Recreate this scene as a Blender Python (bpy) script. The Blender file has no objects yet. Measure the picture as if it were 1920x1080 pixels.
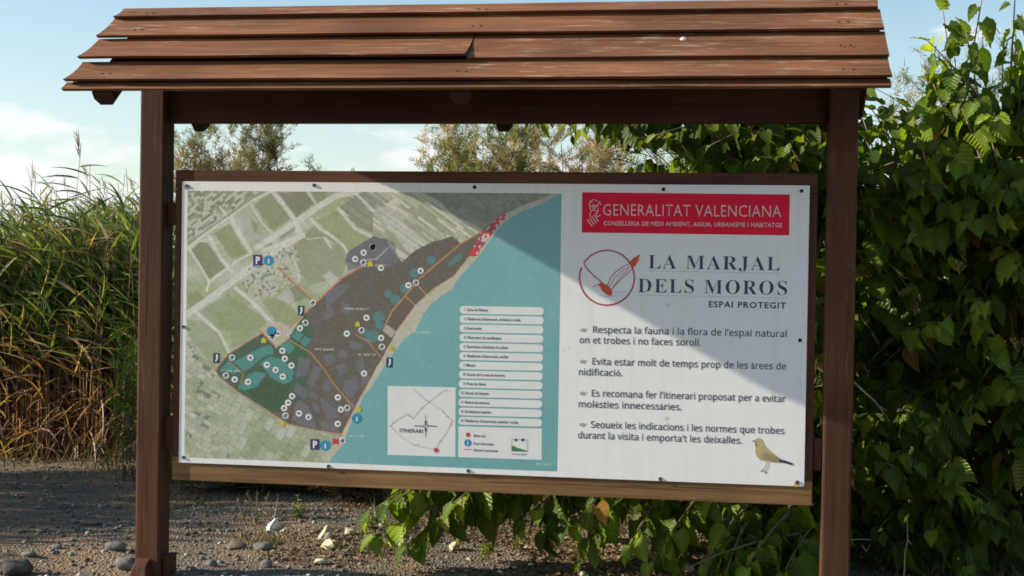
import bpy, bmesh, math, random
import numpy as np
from mathutils import Vector, Matrix, noise

random.seed(7)
rng = np.random.default_rng(7)
S = bpy.context.scene
COL = S.collection
R = math.radians

# ------------------------------------------------------------------ camera
F = 2650.0                                   # focal length in pixels of a 1920 wide frame
CAM = np.array([2.861, -7.078, 1.654])
YAW, PITCH, ROLL = -0.154, -0.013, 0.016


def cam_axes():
    cy, sy, cp, sp = math.cos(YAW), math.sin(YAW), math.cos(PITCH), math.sin(PITCH)
    f = np.array([sy * cp, cy * cp, sp]); r = np.array([cy, -sy, 0.0]); u = np.cross(r, f)
    cr, sr = math.cos(ROLL), math.sin(ROLL)
    return cr * r + sr * u, -sr * r + cr * u, f


CR, CU, CF = cam_axes()


def at(x, y, Y):
    """point of the world plane y=Y seen at pixel (x, y) of the 1920x1080 photograph"""
    d = CF + CR * ((x - 960) / F) + CU * ((540 - y) / F)
    return Vector(CAM + d * ((Y - CAM[1]) / d[1]))


def ground_at(x, y, z=0.0):
    d = CF + CR * ((x - 960) / F) + CU * ((540 - y) / F)
    return Vector(CAM + d * ((z - CAM[2]) / d[2]))


def to_px(P):
    d = np.asarray(P, float) - CAM
    z = d @ CF
    return 960 + F * (d @ CR) / z, 540 - F * (d @ CU) / z


cd = bpy.data.cameras.new('camera')
cam = bpy.data.objects.new('camera', cd); COL.objects.link(cam)
cam.matrix_world = Matrix(((CR[0], CU[0], -CF[0], CAM[0]), (CR[1], CU[1], -CF[1], CAM[1]),
                           (CR[2], CU[2], -CF[2], CAM[2]), (0, 0, 0, 1)))
cd.sensor_width = 36; cd.lens = 36 * F / 1920
cd.clip_start = 0.1; cd.clip_end = 3000
S.camera = cam

# ------------------------------------------------------------------ light
SUN_DIR = Vector((-6.0, -1.0, 2.5)).normalized()          # towards the sun
ELEV = math.asin(SUN_DIR.z); ROT = math.atan2(SUN_DIR.x, SUN_DIR.y)
W = bpy.data.worlds.new('World'); S.world = W; W.use_nodes = True
nt = W.node_tree; nt.nodes.clear()
N = nt.nodes.new; L = nt.links.new
out = N('ShaderNodeOutputWorld'); bg = N('ShaderNodeBackground'); bg.inputs[1].default_value = 0.11
sky = N('ShaderNodeTexSky'); sky.sky_type = 'NISHITA'; sky.sun_disc = False
sky.sun_elevation = ELEV; sky.sun_rotation = ROT; sky.dust_density = 0.9; sky.ozone_density = 1.4
tint = N('ShaderNodeMix'); tint.data_type = 'RGBA'; tint.blend_type = 'MULTIPLY'
tint.inputs[0].default_value = 1.0; tint.inputs[7].default_value = (0.93, 1.01, 0.98, 1)
L(sky.outputs[0], tint.inputs[6])
tc = N('ShaderNodeTexCoord'); sep = N('ShaderNodeSeparateXYZ'); L(tc.outputs['Generated'], sep.inputs[0])
mp = N('ShaderNodeMapping'); mp.inputs['Scale'].default_value = (9, 9, 30); mp.inputs['Location'].default_value = (1.3, 0.2, 0.35)
L(tc.outputs['Generated'], mp.inputs[0])
nz = N('ShaderNodeTexNoise'); nz.inputs['Scale'].default_value = 1.0; nz.inputs['Detail'].default_value = 7; nz.inputs['Roughness'].default_value = 0.52
L(mp.outputs[0], nz.inputs[0])
band = N('ShaderNodeMapRange'); band.inputs[1].default_value = 0.015; band.inputs[2].default_value = 0.135
band.inputs[3].default_value = 0.36; band.inputs[4].default_value = -0.13
L(sep.outputs[2], band.inputs[0])
add = N('ShaderNodeMath'); add.operation = 'ADD'; L(nz.outputs[0], add.inputs[0]); L(band.outputs[0], add.inputs[1])
cr = N('ShaderNodeMapRange'); cr.interpolation_type = 'SMOOTHSTEP'
cr.inputs[1].default_value = 0.47; cr.inputs[2].default_value = 0.68; cr.inputs[3].default_value = 0; cr.inputs[4].default_value = 0.9
L(add.outputs[0], cr.inputs[0])
veil = N('ShaderNodeMapRange'); veil.inputs[1].default_value = 0.0; veil.inputs[2].default_value = 0.22
veil.inputs[3].default_value = 0.40; veil.inputs[4].default_value = 0.0
L(sep.outputs[2], veil.inputs[0])
vmax = N('ShaderNodeMath'); vmax.operation = 'MAXIMUM'; L(cr.outputs[0], vmax.inputs[0]); L(veil.outputs[0], vmax.inputs[1])
cm = N('ShaderNodeMix'); cm.data_type = 'RGBA'; L(vmax.outputs[0], cm.inputs[0]); L(tint.outputs[2], cm.inputs[6])
cm.inputs[7].default_value = (5.6, 5.6, 5.7, 1)
L(cm.outputs[2], bg.inputs[0]); L(bg.outputs[0], out.inputs[0])

sl = bpy.data.lights.new('sun', 'SUN'); sl.energy = 5.0; sl.angle = R(0.55); sl.color = (1.0, 0.90, 0.76)
so = bpy.data.objects.new('sun', sl); COL.objects.link(so)
so.rotation_euler = SUN_DIR.to_track_quat('Z', 'Y').to_euler(); so.location = (-20, -4, 9)
S.view_settings.view_transform = 'Standard'; S.view_settings.look = 'None'
S.view_settings.gamma = 1; S.view_settings.use_curve_mapping = False
S.view_settings.exposure = 0.75
S.cycles.max_bounces = 8; S.cycles.transparent_max_bounces = 8
S.cycles.filter_width = 1.7


# ------------------------------------------------------------------ materials
def new_mat(name):
    m = bpy.data.materials.new(name); m.use_nodes = True
    return m, m.node_tree, m.node_tree.nodes['Principled BSDF']


def flat(name, rgb, rough=0.5, var=0.06, metal=0):
    m, t, b = new_mat(name)
    n = t.nodes.new('ShaderNodeTexNoise'); n.inputs['Scale'].default_value = 14; n.inputs['Detail'].default_value = 5
    g = t.nodes.new('ShaderNodeTexCoord'); t.links.new(g.outputs['Object'], n.inputs[0])
    r = t.nodes.new('ShaderNodeValToRGB')
    r.color_ramp.elements[0].position = .3; r.color_ramp.elements[1].position = .7
    r.color_ramp.elements[0].color = (*[c * (1 - var) for c in rgb], 1)
    r.color_ramp.elements[1].color = (*[min(1, c * (1 + var)) for c in rgb], 1)
    t.links.new(n.outputs[0], r.inputs[0]); t.links.new(r.outputs[0], b.inputs['Base Color'])
    b.inputs['Roughness'].default_value = rough; b.inputs['Metallic'].default_value = metal
    return m


def wood(name, c0, c1, worn, axis='X', wear=0.5, rough=0.7, seed=0.0):
    """stained timber: long grain along an axis, worn pale streaks and dark knots"""
    m, t, b = new_mat(name); n = t.nodes; l = t.links
    g = n.new('ShaderNodeTexCoord')
    oi = n.new('ShaderNodeObjectInfo')
    off = n.new('ShaderNodeVectorMath'); off.operation = 'SCALE'; off.inputs[0].default_value = (17, 5, 9)
    l.new(oi.outputs['Random'], off.inputs['Scale'])
    sh = n.new('ShaderNodeVectorMath'); sh.operation = 'ADD'; l.new(g.outputs['Object'], sh.inputs[0]); l.new(off.outputs[0], sh.inputs[1])

    def nz(scale, detail, stretch, rough_=0.6):
        mp = n.new('ShaderNodeMapping')
        s = [1, 1, 1]; s['XYZ'.index(axis)] = 1 / stretch
        mp.inputs['Scale'].default_value = s; l.new(sh.outputs[0], mp.inputs[0])
        q = n.new('ShaderNodeTexNoise'); q.inputs['Scale'].default_value = scale; q.inputs['Detail'].default_value = detail
        q.inputs['Roughness'].default_value = rough_
        l.new(mp.outputs[0], q.inputs[0]); return q
    a = nz(34, 6, 22); r = n.new('ShaderNodeValToRGB')
    r.color_ramp.elements[0].position = .32; r.color_ramp.elements[1].position = .68
    r.color_ramp.elements[0].color = (*c0, 1); r.color_ramp.elements[1].color = (*c1, 1)
    l.new(a.outputs[0], r.inputs[0])
    w = nz(46, 8, 9, 0.7); wr = n.new('ShaderNodeMapRange'); wr.inputs[1].default_value = .53 + .12 * (1 - wear); wr.inputs[2].default_value = .70
    wr.inputs[4].default_value = 0.8 * wear + .1
    l.new(w.outputs[0], wr.inputs[0])
    patch = nz(2.5, 3, 3); pr = n.new('ShaderNodeMapRange'); pr.inputs[1].default_value = .38; pr.inputs[2].default_value = .62
    l.new(patch.outputs[0], pr.inputs[0])
    mu = n.new('ShaderNodeMath'); mu.operation = 'MULTIPLY'; l.new(wr.outputs[0], mu.inputs[0]); l.new(pr.outputs[0], mu.inputs[1])
    mx = n.new('ShaderNodeMix'); mx.data_type = 'RGBA'; l.new(mu.outputs[0], mx.inputs[0]); l.new(r.outputs[0], mx.inputs[6])
    mx.inputs[7].default_value = (*worn, 1)
    k = nz(7, 2, 3.2); kr = n.new('ShaderNodeMapRange'); kr.inputs[1].default_value = .735; kr.inputs[2].default_value = .80; kr.inputs[4].default_value = .8
    l.new(k.outputs[0], kr.inputs[0])
    mk = n.new('ShaderNodeMix'); mk.data_type = 'RGBA'; l.new(kr.outputs[0], mk.inputs[0]); l.new(mx.outputs[2], mk.inputs[6])
    mk.inputs[7].default_value = (c0[0] * .35, c0[1] * .35, c0[2] * .4, 1)
    big = nz(1.6, 2, 1.5); br = n.new('ShaderNodeMapRange'); br.inputs[1].default_value = .3; br.inputs[2].default_value = .7
    br.inputs[3].default_value = .62; br.inputs[4].default_value = 1.25
    l.new(big.outputs[0], br.inputs[0])
    ck = nz(60, 3, 60, .5); ckr = n.new('ShaderNodeMapRange'); ckr.inputs[1].default_value = .66; ckr.inputs[2].default_value = .70; ckr.inputs[4].default_value = .75
    l.new(ck.outputs[0], ckr.inputs[0])
    mc = n.new('ShaderNodeMix'); mc.data_type = 'RGBA'; l.new(ckr.outputs[0], mc.inputs[0]); l.new(mk.outputs[2], mc.inputs[6])
    mc.inputs[7].default_value = (c0[0] * .2, c0[1] * .2, c0[2] * .2, 1); mk = mc
    fin = n.new('ShaderNodeVectorMath'); fin.operation = 'SCALE'; l.new(mk.outputs[2], fin.inputs[0]); l.new(br.outputs[0], fin.inputs['Scale'])
    l.new(fin.outputs[0], b.inputs['Base Color'])
    bm = n.new('ShaderNodeBump'); bm.inputs['Strength'].default_value = .35; bm.inputs['Distance'].default_value = .004
    l.new(a.outputs[0], bm.inputs['Height']); l.new(bm.outputs[0], b.inputs['Normal'])
    b.inputs['Roughness'].default_value = rough; b.inputs['Specular IOR Level'].default_value = .22
    return m


def foliage(name, trans=0.35, rough=0.42, spec=0.35):
    """leaf material; colour read from the mesh attribute Col, varied per object"""
    m, t, b = new_mat(name); n = t.nodes; l = t.links
    at_ = n.new('ShaderNodeAttribute'); at_.attribute_name = 'Col'
    oi = n.new('ShaderNodeObjectInfo')
    hs = n.new('ShaderNodeHueSaturation')
    lc = n.new('ShaderNodeAttribute'); lc.attribute_name = 'lc'; ls = n.new('ShaderNodeSeparateXYZ'); l.new(lc.outputs['Vector'], ls.inputs[0])
    ab = n.new('ShaderNodeMath'); ab.operation = 'ABSOLUTE'; l.new(ls.outputs[0], ab.inputs[0])
    m1 = n.new('ShaderNodeMath'); m1.operation = 'MULTIPLY'; m1.inputs[1].default_value = -38; l.new(ab.outputs[0], m1.inputs[0])
    m2 = n.new('ShaderNodeMath'); m2.operation = 'MULTIPLY_ADD'; m2.inputs[1].default_value = 46; l.new(ls.outputs[1], m2.inputs[0]); l.new(m1.outputs[0], m2.inputs[2])
    sn = n.new('ShaderNodeMath'); sn.operation = 'SINE'; l.new(m2.outputs[0], sn.inputs[0])
    vr = n.new('ShaderNodeMapRange'); vr.inputs[1].default_value = .80; vr.inputs[2].default_value = 1.0; l.new(sn.outputs[0], vr.inputs[0])
    bv = n.new('ShaderNodeBump'); bv.inputs['Strength'].default_value = .55 if name == 'broad leaf' else 0; bv.inputs['Distance'].default_value = .004
    l.new(sn.outputs[0], bv.inputs['Height']); l.new(bv.outputs[0], b.inputs['Normal'])
    mr = n.new('ShaderNodeMapRange'); mr.inputs[3].default_value = .72; mr.inputs[4].default_value = 1.35
    l.new(oi.outputs['Random'], mr.inputs[0]); l.new(mr.outputs[0], hs.inputs['Value'])
    g = n.new('ShaderNodeTexCoord'); z = n.new('ShaderNodeTexNoise'); z.inputs['Scale'].default_value = 9; z.inputs['Detail'].default_value = 4
    l.new(g.outputs['Object'], z.inputs[0])
    mh = n.new('ShaderNodeMapRange'); mh.inputs[3].default_value = .488; mh.inputs[4].default_value = .512
    l.new(z.outputs[0], mh.inputs[0]); l.new(mh.outputs[0], hs.inputs['Hue'])
    l.new(at_.outputs['Color'], hs.inputs['Color'])
    vx = n.new('ShaderNodeMix'); vx.data_type = 'RGBA'; vx.blend_type = 'ADD'
    vf = n.new('ShaderNodeMath'); vf.operation = 'MULTIPLY'; vf.inputs[1].default_value = .5 if name == 'broad leaf' else 0
    l.new(vr.outputs[0], vf.inputs[0]); l.new(vf.outputs[0], vx.inputs[0]); l.new(hs.outputs[0], vx.inputs[6]); vx.inputs[7].default_value = (.07, .09, .02, 1)
    l.new(vx.outputs[2], b.inputs['Base Color'])
    b.inputs['Roughness'].default_value = rough; b.inputs['Specular IOR Level'].default_value = spec
    tr = n.new('ShaderNodeBsdfTranslucent')
    warm = n.new('ShaderNodeMix'); warm.data_type = 'RGBA'; warm.blend_type = 'MULTIPLY'; warm.inputs[0].default_value = 1
    l.new(hs.outputs[0], warm.inputs[6]); warm.inputs[7].default_value = (1.9, 1.7, .5, 1)
    l.new(warm.outputs[2], tr.inputs[0])
    ms = n.new('ShaderNodeMixShader'); ms.inputs[0].default_value = trans
    l.new(b.outputs[0], ms.inputs[1]); l.new(tr.outputs[0], ms.inputs[2])
    o = [q for q in n if q.type == 'OUTPUT_MATERIAL'][0]
    l.new(ms.outputs[0], o.inputs[0])
    return m


M = {}
M['roof'] = wood('stained roof board', (.135, .056, .025), (.25, .107, .050), (.58, .44, .33), 'X', .9)
M['post'] = wood('stained post timber', (.066, .026, .013), (.108, .043, .021), (.22, .13, .085), 'Z', .7)
M['rail'] = wood('stained rail timber', (.075, .030, .017), (.13, .052, .028), (.24, .14, .09), 'X', .3)
M['railtan'] = wood('weathered bottom rail timber', (.125, .062, .026), (.27, .155, .062), (.50, .40, .27), 'X', .45)
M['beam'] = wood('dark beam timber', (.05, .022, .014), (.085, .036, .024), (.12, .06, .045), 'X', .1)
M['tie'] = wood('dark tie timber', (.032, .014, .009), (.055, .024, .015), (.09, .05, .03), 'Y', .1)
M['screw'] = flat('dark screw head', (.03, .028, .025), .45, .2, .6)
M['rust'] = flat('rust stain', (.52, .33, .16), .6, .35)
M['white'] = flat('white laminate', (.80, .80, .79), .38, .015)
_t = M['white'].node_tree; _b = _t.nodes['Principled BSDF']
_g = _t.nodes.new('ShaderNodeTexCoord'); _m = _t.nodes.new('ShaderNodeMapping'); _m.inputs['Scale'].default_value = (16, 1, 1.1); _t.links.new(_g.outputs['Object'], _m.inputs[0])
_n = _t.nodes.new('ShaderNodeTexNoise'); _n.inputs['Scale'].default_value = 1.6; _n.inputs['Detail'].default_value = 6; _t.links.new(_m.outputs[0], _n.inputs[0])
_r = _t.nodes.new('ShaderNodeMapRange'); _r.inputs[1].default_value = .50; _r.inputs[2].default_value = .80; _r.inputs[4].default_value = .28; _t.links.new(_n.outputs[0], _r.inputs[0])
_x = _t.nodes.new('ShaderNodeMix'); _x.data_type = 'RGBA'; _t.links.new(_r.outputs[0], _x.inputs[0]); _t.links.new(_b.inputs['Base Color'].links[0].from_socket, _x.inputs[6]); _x.inputs[7].default_value = (.60, .58, .52, 1)
_t.links.new(_x.outputs[2], _b.inputs['Base Color']); _b.inputs['Specular IOR Level'].default_value = .35
M['ink'] = flat('dark ink', (.035, .042, .06), .4, .05)
M['softink'] = flat('soft dark ink', (.06, .065, .08), .4, .05)
M['greyink'] = flat('grey ink', (.38, .38, .38), .4, .05)
M['thinline'] = flat('pale ink line', (.50, .54, .60), .4, .05)
M['red'] = flat('crimson banner', (.74, .012, .045), .5, .04); M['red'].node_tree.nodes['Principled BSDF'].inputs['Specular IOR Level'].default_value = .15
M['redline'] = flat('crimson ring', (.42, .03, .05), .4, .05)
M['orange'] = flat('orange red ink', (.62, .085, .03), .4, .12)
M['bannerink'] = flat('pale banner lettering', (.72, .52, .52), .4, .05)
M['paper'] = flat('legend paper', (.72, .73, .72), .35, .03)
M['purple'] = flat('parking purple', (.055, .035, .16), .4, .05)
M['blue'] = flat('information blue', (.03, .25, .44), .4, .06)
M['navy'] = flat('navy ink', (.02, .05, .10), .4, .06)
M['yellow'] = flat('yellow marker', (.55, .50, .05), .4, .1)
M['village'] = flat('village red', (.55, .05, .06), .4, .15)
M['mapline'] = flat('thin map route', (.58, .40, .36), .4, .1)
M['birdtan'] = flat('bird tan', (.42, .34, .17), .4, .2)
M['birdwing'] = flat('bird wing olive', (.30, .26, .15), .4, .2)
M['green'] = flat('emblem green', (.06, .22, .07), .4, .1)
M['snail'] = flat('pale snail shell', (.70, .60, .52), .4, .2)
M['leaf'] = foliage('broad leaf', .50, .38, .32)
M['blade'] = foliage('reed blade', .30, .5, .3)
M['feather'] = foliage('feathery foliage', .25, .7, .1)
M['litter'] = foliage('dry litter', .12, .85, .05)
M['bark'] = wood('grey brown bark', (.10, .075, .052), (.20, .155, .11), (.30, .26, .20), 'Z', .3, .9)
M['stem'] = wood('pale twig bark', (.20, .15, .10), (.34, .27, .19), (.42, .36, .28), 'Z', .3, .9)


def ground_mat():
    m, t, b = new_mat('gravelly earth'); n = t.nodes; l = t.links
    g = n.new('ShaderNodeTexCoord')

    def nz(s, d, r=.6):
        q = n.new('ShaderNodeTexNoise'); q.inputs['Scale'].default_value = s; q.inputs['Detail'].default_value = d
        q.inputs['Roughness'].default_value = r; l.new(g.outputs['Object'], q.inputs[0]); return q
    a = nz(26, 8, .7); r = n.new('ShaderNodeValToRGB')
    r.color_ramp.elements[0].position = .33; r.color_ramp.elements[1].position = .70
    r.color_ramp.elements[0].color = (.070, .058, .042, 1); r.color_ramp.elements[1].color = (.25, .22, .17, 1)
    l.new(a.outputs[0], r.inputs[0])
    e = nz(1.1, 4); er = n.new('ShaderNodeMapRange'); er.inputs[1].default_value = .38; er.inputs[2].default_value = .58
    l.new(e.outputs[0], er.inputs[0])
    mx = n.new('ShaderNodeMix'); mx.data_type = 'RGBA'; l.new(er.outputs[0], mx.inputs[0]); l.new(r.outputs[0], mx.inputs[6])
    mx.inputs[7].default_value = (.25, .165, .092, 1)
    v = n.new('ShaderNodeTexVoronoi'); v.inputs['Scale'].default_value = 60; l.new(g.outputs['Object'], v.inputs[0])
    vm = n.new('ShaderNodeMix'); vm.data_type = 'RGBA'; vm.blend_type = 'MULTIPLY'; vm.inputs[0].default_value = .45
    bwv = n.new('ShaderNodeRGBToBW'); l.new(v.outputs['Color'], bwv.inputs[0]); l.new(mx.outputs[2], vm.inputs[6]); l.new(bwv.outputs[0], vm.inputs[7])
    sc = n.new('ShaderNodeVectorMath'); sc.operation = 'SCALE'; sc.inputs['Scale'].default_value = 1.25; l.new(vm.outputs[2], sc.inputs[0])
    hs = n.new('ShaderNodeHueSaturation'); hs.inputs['Saturation'].default_value = .85; l.new(sc.outputs[0], hs.inputs['Color'])
    l.new(hs.outputs[0], b.inputs['Base Color'])
    bm = n.new('ShaderNodeBump'); bm.inputs['Strength'].default_value = .8; bm.inputs['Distance'].default_value = .02
    l.new(v.outputs['Distance'], bm.inputs['Height']); l.new(bm.outputs[0], b.inputs['Normal'])
    b.inputs['Roughness'].default_value = .95; b.inputs['Specular IOR Level'].default_value = .1
    return m


def stone_mat(name, c0, c1):
    m, t, b = new_mat(name); n = t.nodes; l = t.links
    g = n.new('ShaderNodeTexCoord'); q = n.new('ShaderNodeTexNoise'); q.inputs['Scale'].default_value = 22; q.inputs['Detail'].default_value = 8
    l.new(g.outputs['Object'], q.inputs[0]); r = n.new('ShaderNodeValToRGB')
    r.color_ramp.elements[0].position = .35; r.color_ramp.elements[1].position = .65
    r.color_ramp.elements[0].color = (*c0, 1); r.color_ramp.elements[1].color = (*c1, 1)
    l.new(q.outputs[0], r.inputs[0]); l.new(r.outputs[0], b.inputs['Base Color'])
    bm = n.new('ShaderNodeBump'); bm.inputs['Strength'].default_value = .5; bm.inputs['Distance'].default_value = .008
    l.new(q.outputs[0], bm.inputs['Height']); l.new(bm.outputs[0], b.inputs['Normal'])
    b.inputs['Roughness'].default_value = .9
    return m


M['ground'] = ground_mat()
M['greystone'] = stone_mat('grey limestone', (.09, .09, .085), (.19, .19, .175))
M['brownstone'] = stone_mat('brown stone', (.10, .075, .055), (.20, .155, .11))
M['darkstone'] = stone_mat('dark stone', (.035, .03, .026), (.085, .075, .065))
M['creamstone'] = stone_mat('cream rubble', (.36, .31, .20), (.60, .54, .38))
M['whitestone'] = stone_mat('white rubble', (.55, .55, .50), (.82, .82, .77))


def attr_mat(name, attr, rough):
    m, t, b = new_mat(name)
    a = t.nodes.new('ShaderNodeAttribute'); a.attribute_name = attr
    z = t.nodes.new('ShaderNodeTexNoise'); z.inputs['Scale'].default_value = 60; z.inputs['Detail'].default_value = 4
    g = t.nodes.new('ShaderNodeTexCoord'); t.links.new(g.outputs['Object'], z.inputs[0])
    mr = t.nodes.new('ShaderNodeMapRange'); mr.inputs[3].default_value = .9; mr.inputs[4].default_value = 1.1
    t.links.new(z.outputs[0], mr.inputs[0])
    s = t.nodes.new('ShaderNodeVectorMath'); s.operation = 'SCALE'
    t.links.new(a.outputs['Color'], s.inputs[0]); t.links.new(mr.outputs[0], s.inputs['Scale'])
    t.links.new(s.outputs[0], b.inputs['Base Color']); b.inputs['Roughness'].default_value = rough
    return m


M['map'] = attr_mat('printed aerial map', 'Col', .33)
M['pebble'] = attr_mat('mixed pebbles', 'Col', .9)


# ------------------------------------------------------------------ object helpers
def link(name, me, mat=None, parent=None, kind=None, label=None, cat=None, group=None):
    o = bpy.data.objects.new(name, me); COL.objects.link(o)
    if mat is not None and me is not None and not me.materials:
        me.materials.append(mat)
    if parent is not None: o.parent = parent
    if kind: o['kind'] = kind
    if label: o['label'] = label
    if cat: o['category'] = cat
    if group: o['group'] = group
    return o


def empty(name, loc, label, cat, group=None):
    o = link(name, None, label=label, cat=cat, group=group); o.location = loc; o.empty_display_size = .2
    return o


def mesh_from(verts, faces, smooth=False, col=None):
    me = bpy.data.meshes.new('mesh'); me.from_pydata([tuple(v) for v in verts], [], faces)
    if smooth: me.polygons.foreach_set('use_smooth', [True] * len(me.polygons))
    if col is not None: set_col(me, col)
    me.update(); return me


def fast_mesh(V, idx, nper, col=None, smooth=False):
    """V (n,3) vertices, idx (m,nper) faces with nper corners each"""
    me = bpy.data.meshes.new('mesh'); m = len(idx)
    me.vertices.add(len(V)); me.vertices.foreach_set('co', np.asarray(V, np.float32).ravel())
    me.loops.add(m * nper); me.loops.foreach_set('vertex_index', np.asarray(idx, np.int32).ravel())
    me.polygons.add(m); me.polygons.foreach_set('loop_start', np.arange(0, m * nper, nper, dtype=np.int32))
    me.polygons.foreach_set('loop_total', np.full(m, nper, np.int32))
    if smooth: me.polygons.foreach_set('use_smooth', np.ones(m, bool))
    me.update(calc_edges=True); me.validate()
    if col is not None: set_col(me, col)
    return me


def set_col(me, col):
    a = me.attributes.new('Col', 'FLOAT_COLOR', 'POINT')
    c = np.ones((len(me.vertices), 4), np.float32); c[:, :3] = np.asarray(col, np.float32)[:, :3] if np.ndim(col) == 2 else col
    a.data.foreach_set('color', c.ravel())


def box_mesh(x0, x1, y0, y1, z0, z1, bev=0.0, cuts=0, top=None):
    bm = bmesh.new()
    vs = [bm.verts.new(p) for p in ((x0, y0, z0), (x1, y0, z0), (x1, y1, z0), (x0, y1, z0), (x0, y0, z1), (x1, y0, z1), (x1, y1, z1), (x0, y1, z1))]
    if top:
        for v, d in zip(vs[4:], top): v.co += Vector(d)
    for f in ((0, 3, 2, 1), (4, 5, 6, 7), (0, 1, 5, 4), (1, 2, 6, 5), (2, 3, 7, 6), (3, 0, 4, 7)):
        bm.faces.new([vs[i] for i in f])
    if bev: bmesh.ops.bevel(bm, geom=list(bm.edges), offset=bev, segments=2, affect='EDGES', profile=.6)
    me = bpy.data.meshes.new('mesh'); bm.to_mesh(me); bm.free()
    return me


def shift(me, d):
    me.transform(Matrix.Translation(d)); return me


def tube(pts, r0, r1, sides=5, V=None, Fc=None):
    """tapered tube along a polyline, appended to V, Fc"""
    if V is None: V, Fc = [], []
    n = len(pts); b = len(V)
    for i, p in enumerate(pts):
        p = Vector(p); d = (Vector(pts[min(i + 1, n - 1)]) - Vector(pts[max(i - 1, 0)])).normalized()
        u = d.orthogonal().normalized() if i == 0 else (u - d * u.dot(d)).normalized(); w = d.cross(u)
        r = r0 + (r1 - r0) * i / max(1, n - 1)
        for k in range(sides):
            a = 2 * math.pi * k / sides; V.append(tuple(p + (u * math.cos(a) + w * math.sin(a)) * r))
    for i in range(n - 1):
        for k in range(sides):
            k2 = (k + 1) % sides
            Fc.append((b + i * sides + k, b + i * sides + k2, b + (i + 1) * sides + k2, b + (i + 1) * sides + k))
    Fc.append(tuple(b + (n - 1) * sides + k for k in range(sides)))
    return V, Fc


# =================================================================== GROUND
def ground_h(x, y):
    h = .035 * noise.noise(Vector((x * .8, y * .8, 0))) + .018 * noise.noise(Vector((x * 3.1, y * 3.1, 3))) + .008 * noise.noise(Vector((x * 11, y * 11, 5)))
    return h


xs = np.concatenate([[-900, -200, -60, -25, -14], np.linspace(-9, 10, 240), [14, 25, 60, 200, 900]])
ys = np.concatenate([[-900, -60, -20, -10, -5], np.linspace(-2, 12, 200), [16, 25, 60, 200, 1500]])
V = []; 
for yy in ys:
    for xx in xs:
        V.append((xx, yy, ground_h(xx, yy) if abs(xx) < 12 and -6 < yy < 14 else 0.0))
nx = len(xs)
Fq = np.array([(j * nx + i, j * nx + i + 1, (j + 1) * nx + i + 1, (j + 1) * nx + i) for j in range(len(ys) - 1) for i in range(nx - 1)])
g = link('ground', fast_mesh(np.array(V), Fq, 4, smooth=True), M['ground'], kind='structure')

# =================================================================== INFORMATION BOARD
board = empty('information_board', (1.616, 0.05, 0), 'large roofed wooden information board with printed wetland map and rules, standing on gravel', 'information board')
BO = Vector((-1.616, -0.05, 0))


def bpart(name, me, mat, parent=None, label=None, kind=None):
    """part of the board; mesh given in world coordinates"""
    me.transform(Matrix.Translation(BO))
    return link(name, me, mat, parent or board, label=label, kind=kind)


# posts
for x0, x1, lab in ((-.230, -.095, 'left post, sunlit along its whole front'), (3.318, 3.458, 'right post, shaded above and sunlit below')):
    bpart('post', box_mesh(x0, x1, -.02, .125, -.25, 2.62, .011), M['post'], label=lab)
# foot blocks bracing the left post
fb = box_mesh(-.262, -.118, -.13, -.022, -.1, .075, .008, top=[(.05, .05, 0), (-.02, .05, .0), (-.02, 0, .03), (.05, 0, .03)])
bpart('foot_block', fb, M['post'])
bpart('foot_block', box_mesh(-.093, -.055, .02, .13, -.1, .11, .008), M['post'])
# top beam between the posts
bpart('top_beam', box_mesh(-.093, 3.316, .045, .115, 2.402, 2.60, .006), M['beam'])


# rafters (front and back slopes) carry the boards
RY, RZ = .05, 2.985      # ridge
EY, EZ = -.63, 2.470     # front eave
XL0 = -.355


def slab_along(x0, x1, y0, z0, y1, z1, th):
    d = Vector((0, y1 - y0, z1 - z0)).normalized(); nrm = Vector((0, -d.z, d.y)) * (1 if y1 > y0 else -1)
    if nrm.z < 0: nrm = -nrm
    a0 = Vector((0, y0, z0)); a1 = Vector((0, y1, z1)); t = nrm * th
    Vb = []
    for x in (x0, x1):
        for p in (a0 - t, a1 - t, a1, a0): Vb.append((x, p.y, p.z))
    return mesh_from(Vb, [(0, 1, 2, 3), (7, 6, 5, 4), (0, 4, 5, 1), (1, 5, 6, 2), (2, 6, 7, 3), (3, 7, 4, 0)])




def rafter(xc, ye, ze, w=.105, depth=.085):
    """rafter under the boards, tapered section, from the eave to the ridge"""
    a0 = Vector((xc, ye, ze)); a1 = Vector((xc, RY, RZ)); d = (a1 - a0).normalized()
    n_ = Vector((0, -d.z, d.y)) if d.y > 0 else Vector((0, d.z, -d.y))
    if n_.z < 0: n_ = -n_
    Vr = []
    for p, k in ((a0 + d * .03, 1), (a1 - d * .012, 1)):
        t_ = p - n_ * .006; m_ = p - n_ * .045; l_ = p - n_ * depth + d * .012
        Vr += [t_ + Vector((-w / 2, 0, 0)), t_ + Vector((w / 2, 0, 0)), m_ + Vector((w / 2 * .96, 0, 0)), l_ + Vector((w * .30, 0, 0)), l_ + Vector((-w * .30, 0, 0)), m_ + Vector((-w / 2 * .96, 0, 0))]
    Fr = [(0, 1, 2, 3, 4, 5), (11, 10, 9, 8, 7, 6)] + [(k, k + 6, (k + 1) % 6 + 6, (k + 1) % 6) for k in range(6)]
    return mesh_from(Vr, Fr)


for xc in (-.172, 1.595, 3.362):
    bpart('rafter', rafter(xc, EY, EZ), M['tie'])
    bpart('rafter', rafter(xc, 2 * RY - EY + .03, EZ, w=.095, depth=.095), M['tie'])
# close boarding added under the laps against sun leaks, stopping short of the left end in the middle courses
def lerp_s(t, back):
    y = EY + (RY - EY) * t
    return (2 * RY - y if back else y), EZ + .013 + (RZ - .003 - EZ - .013) * t


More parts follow.
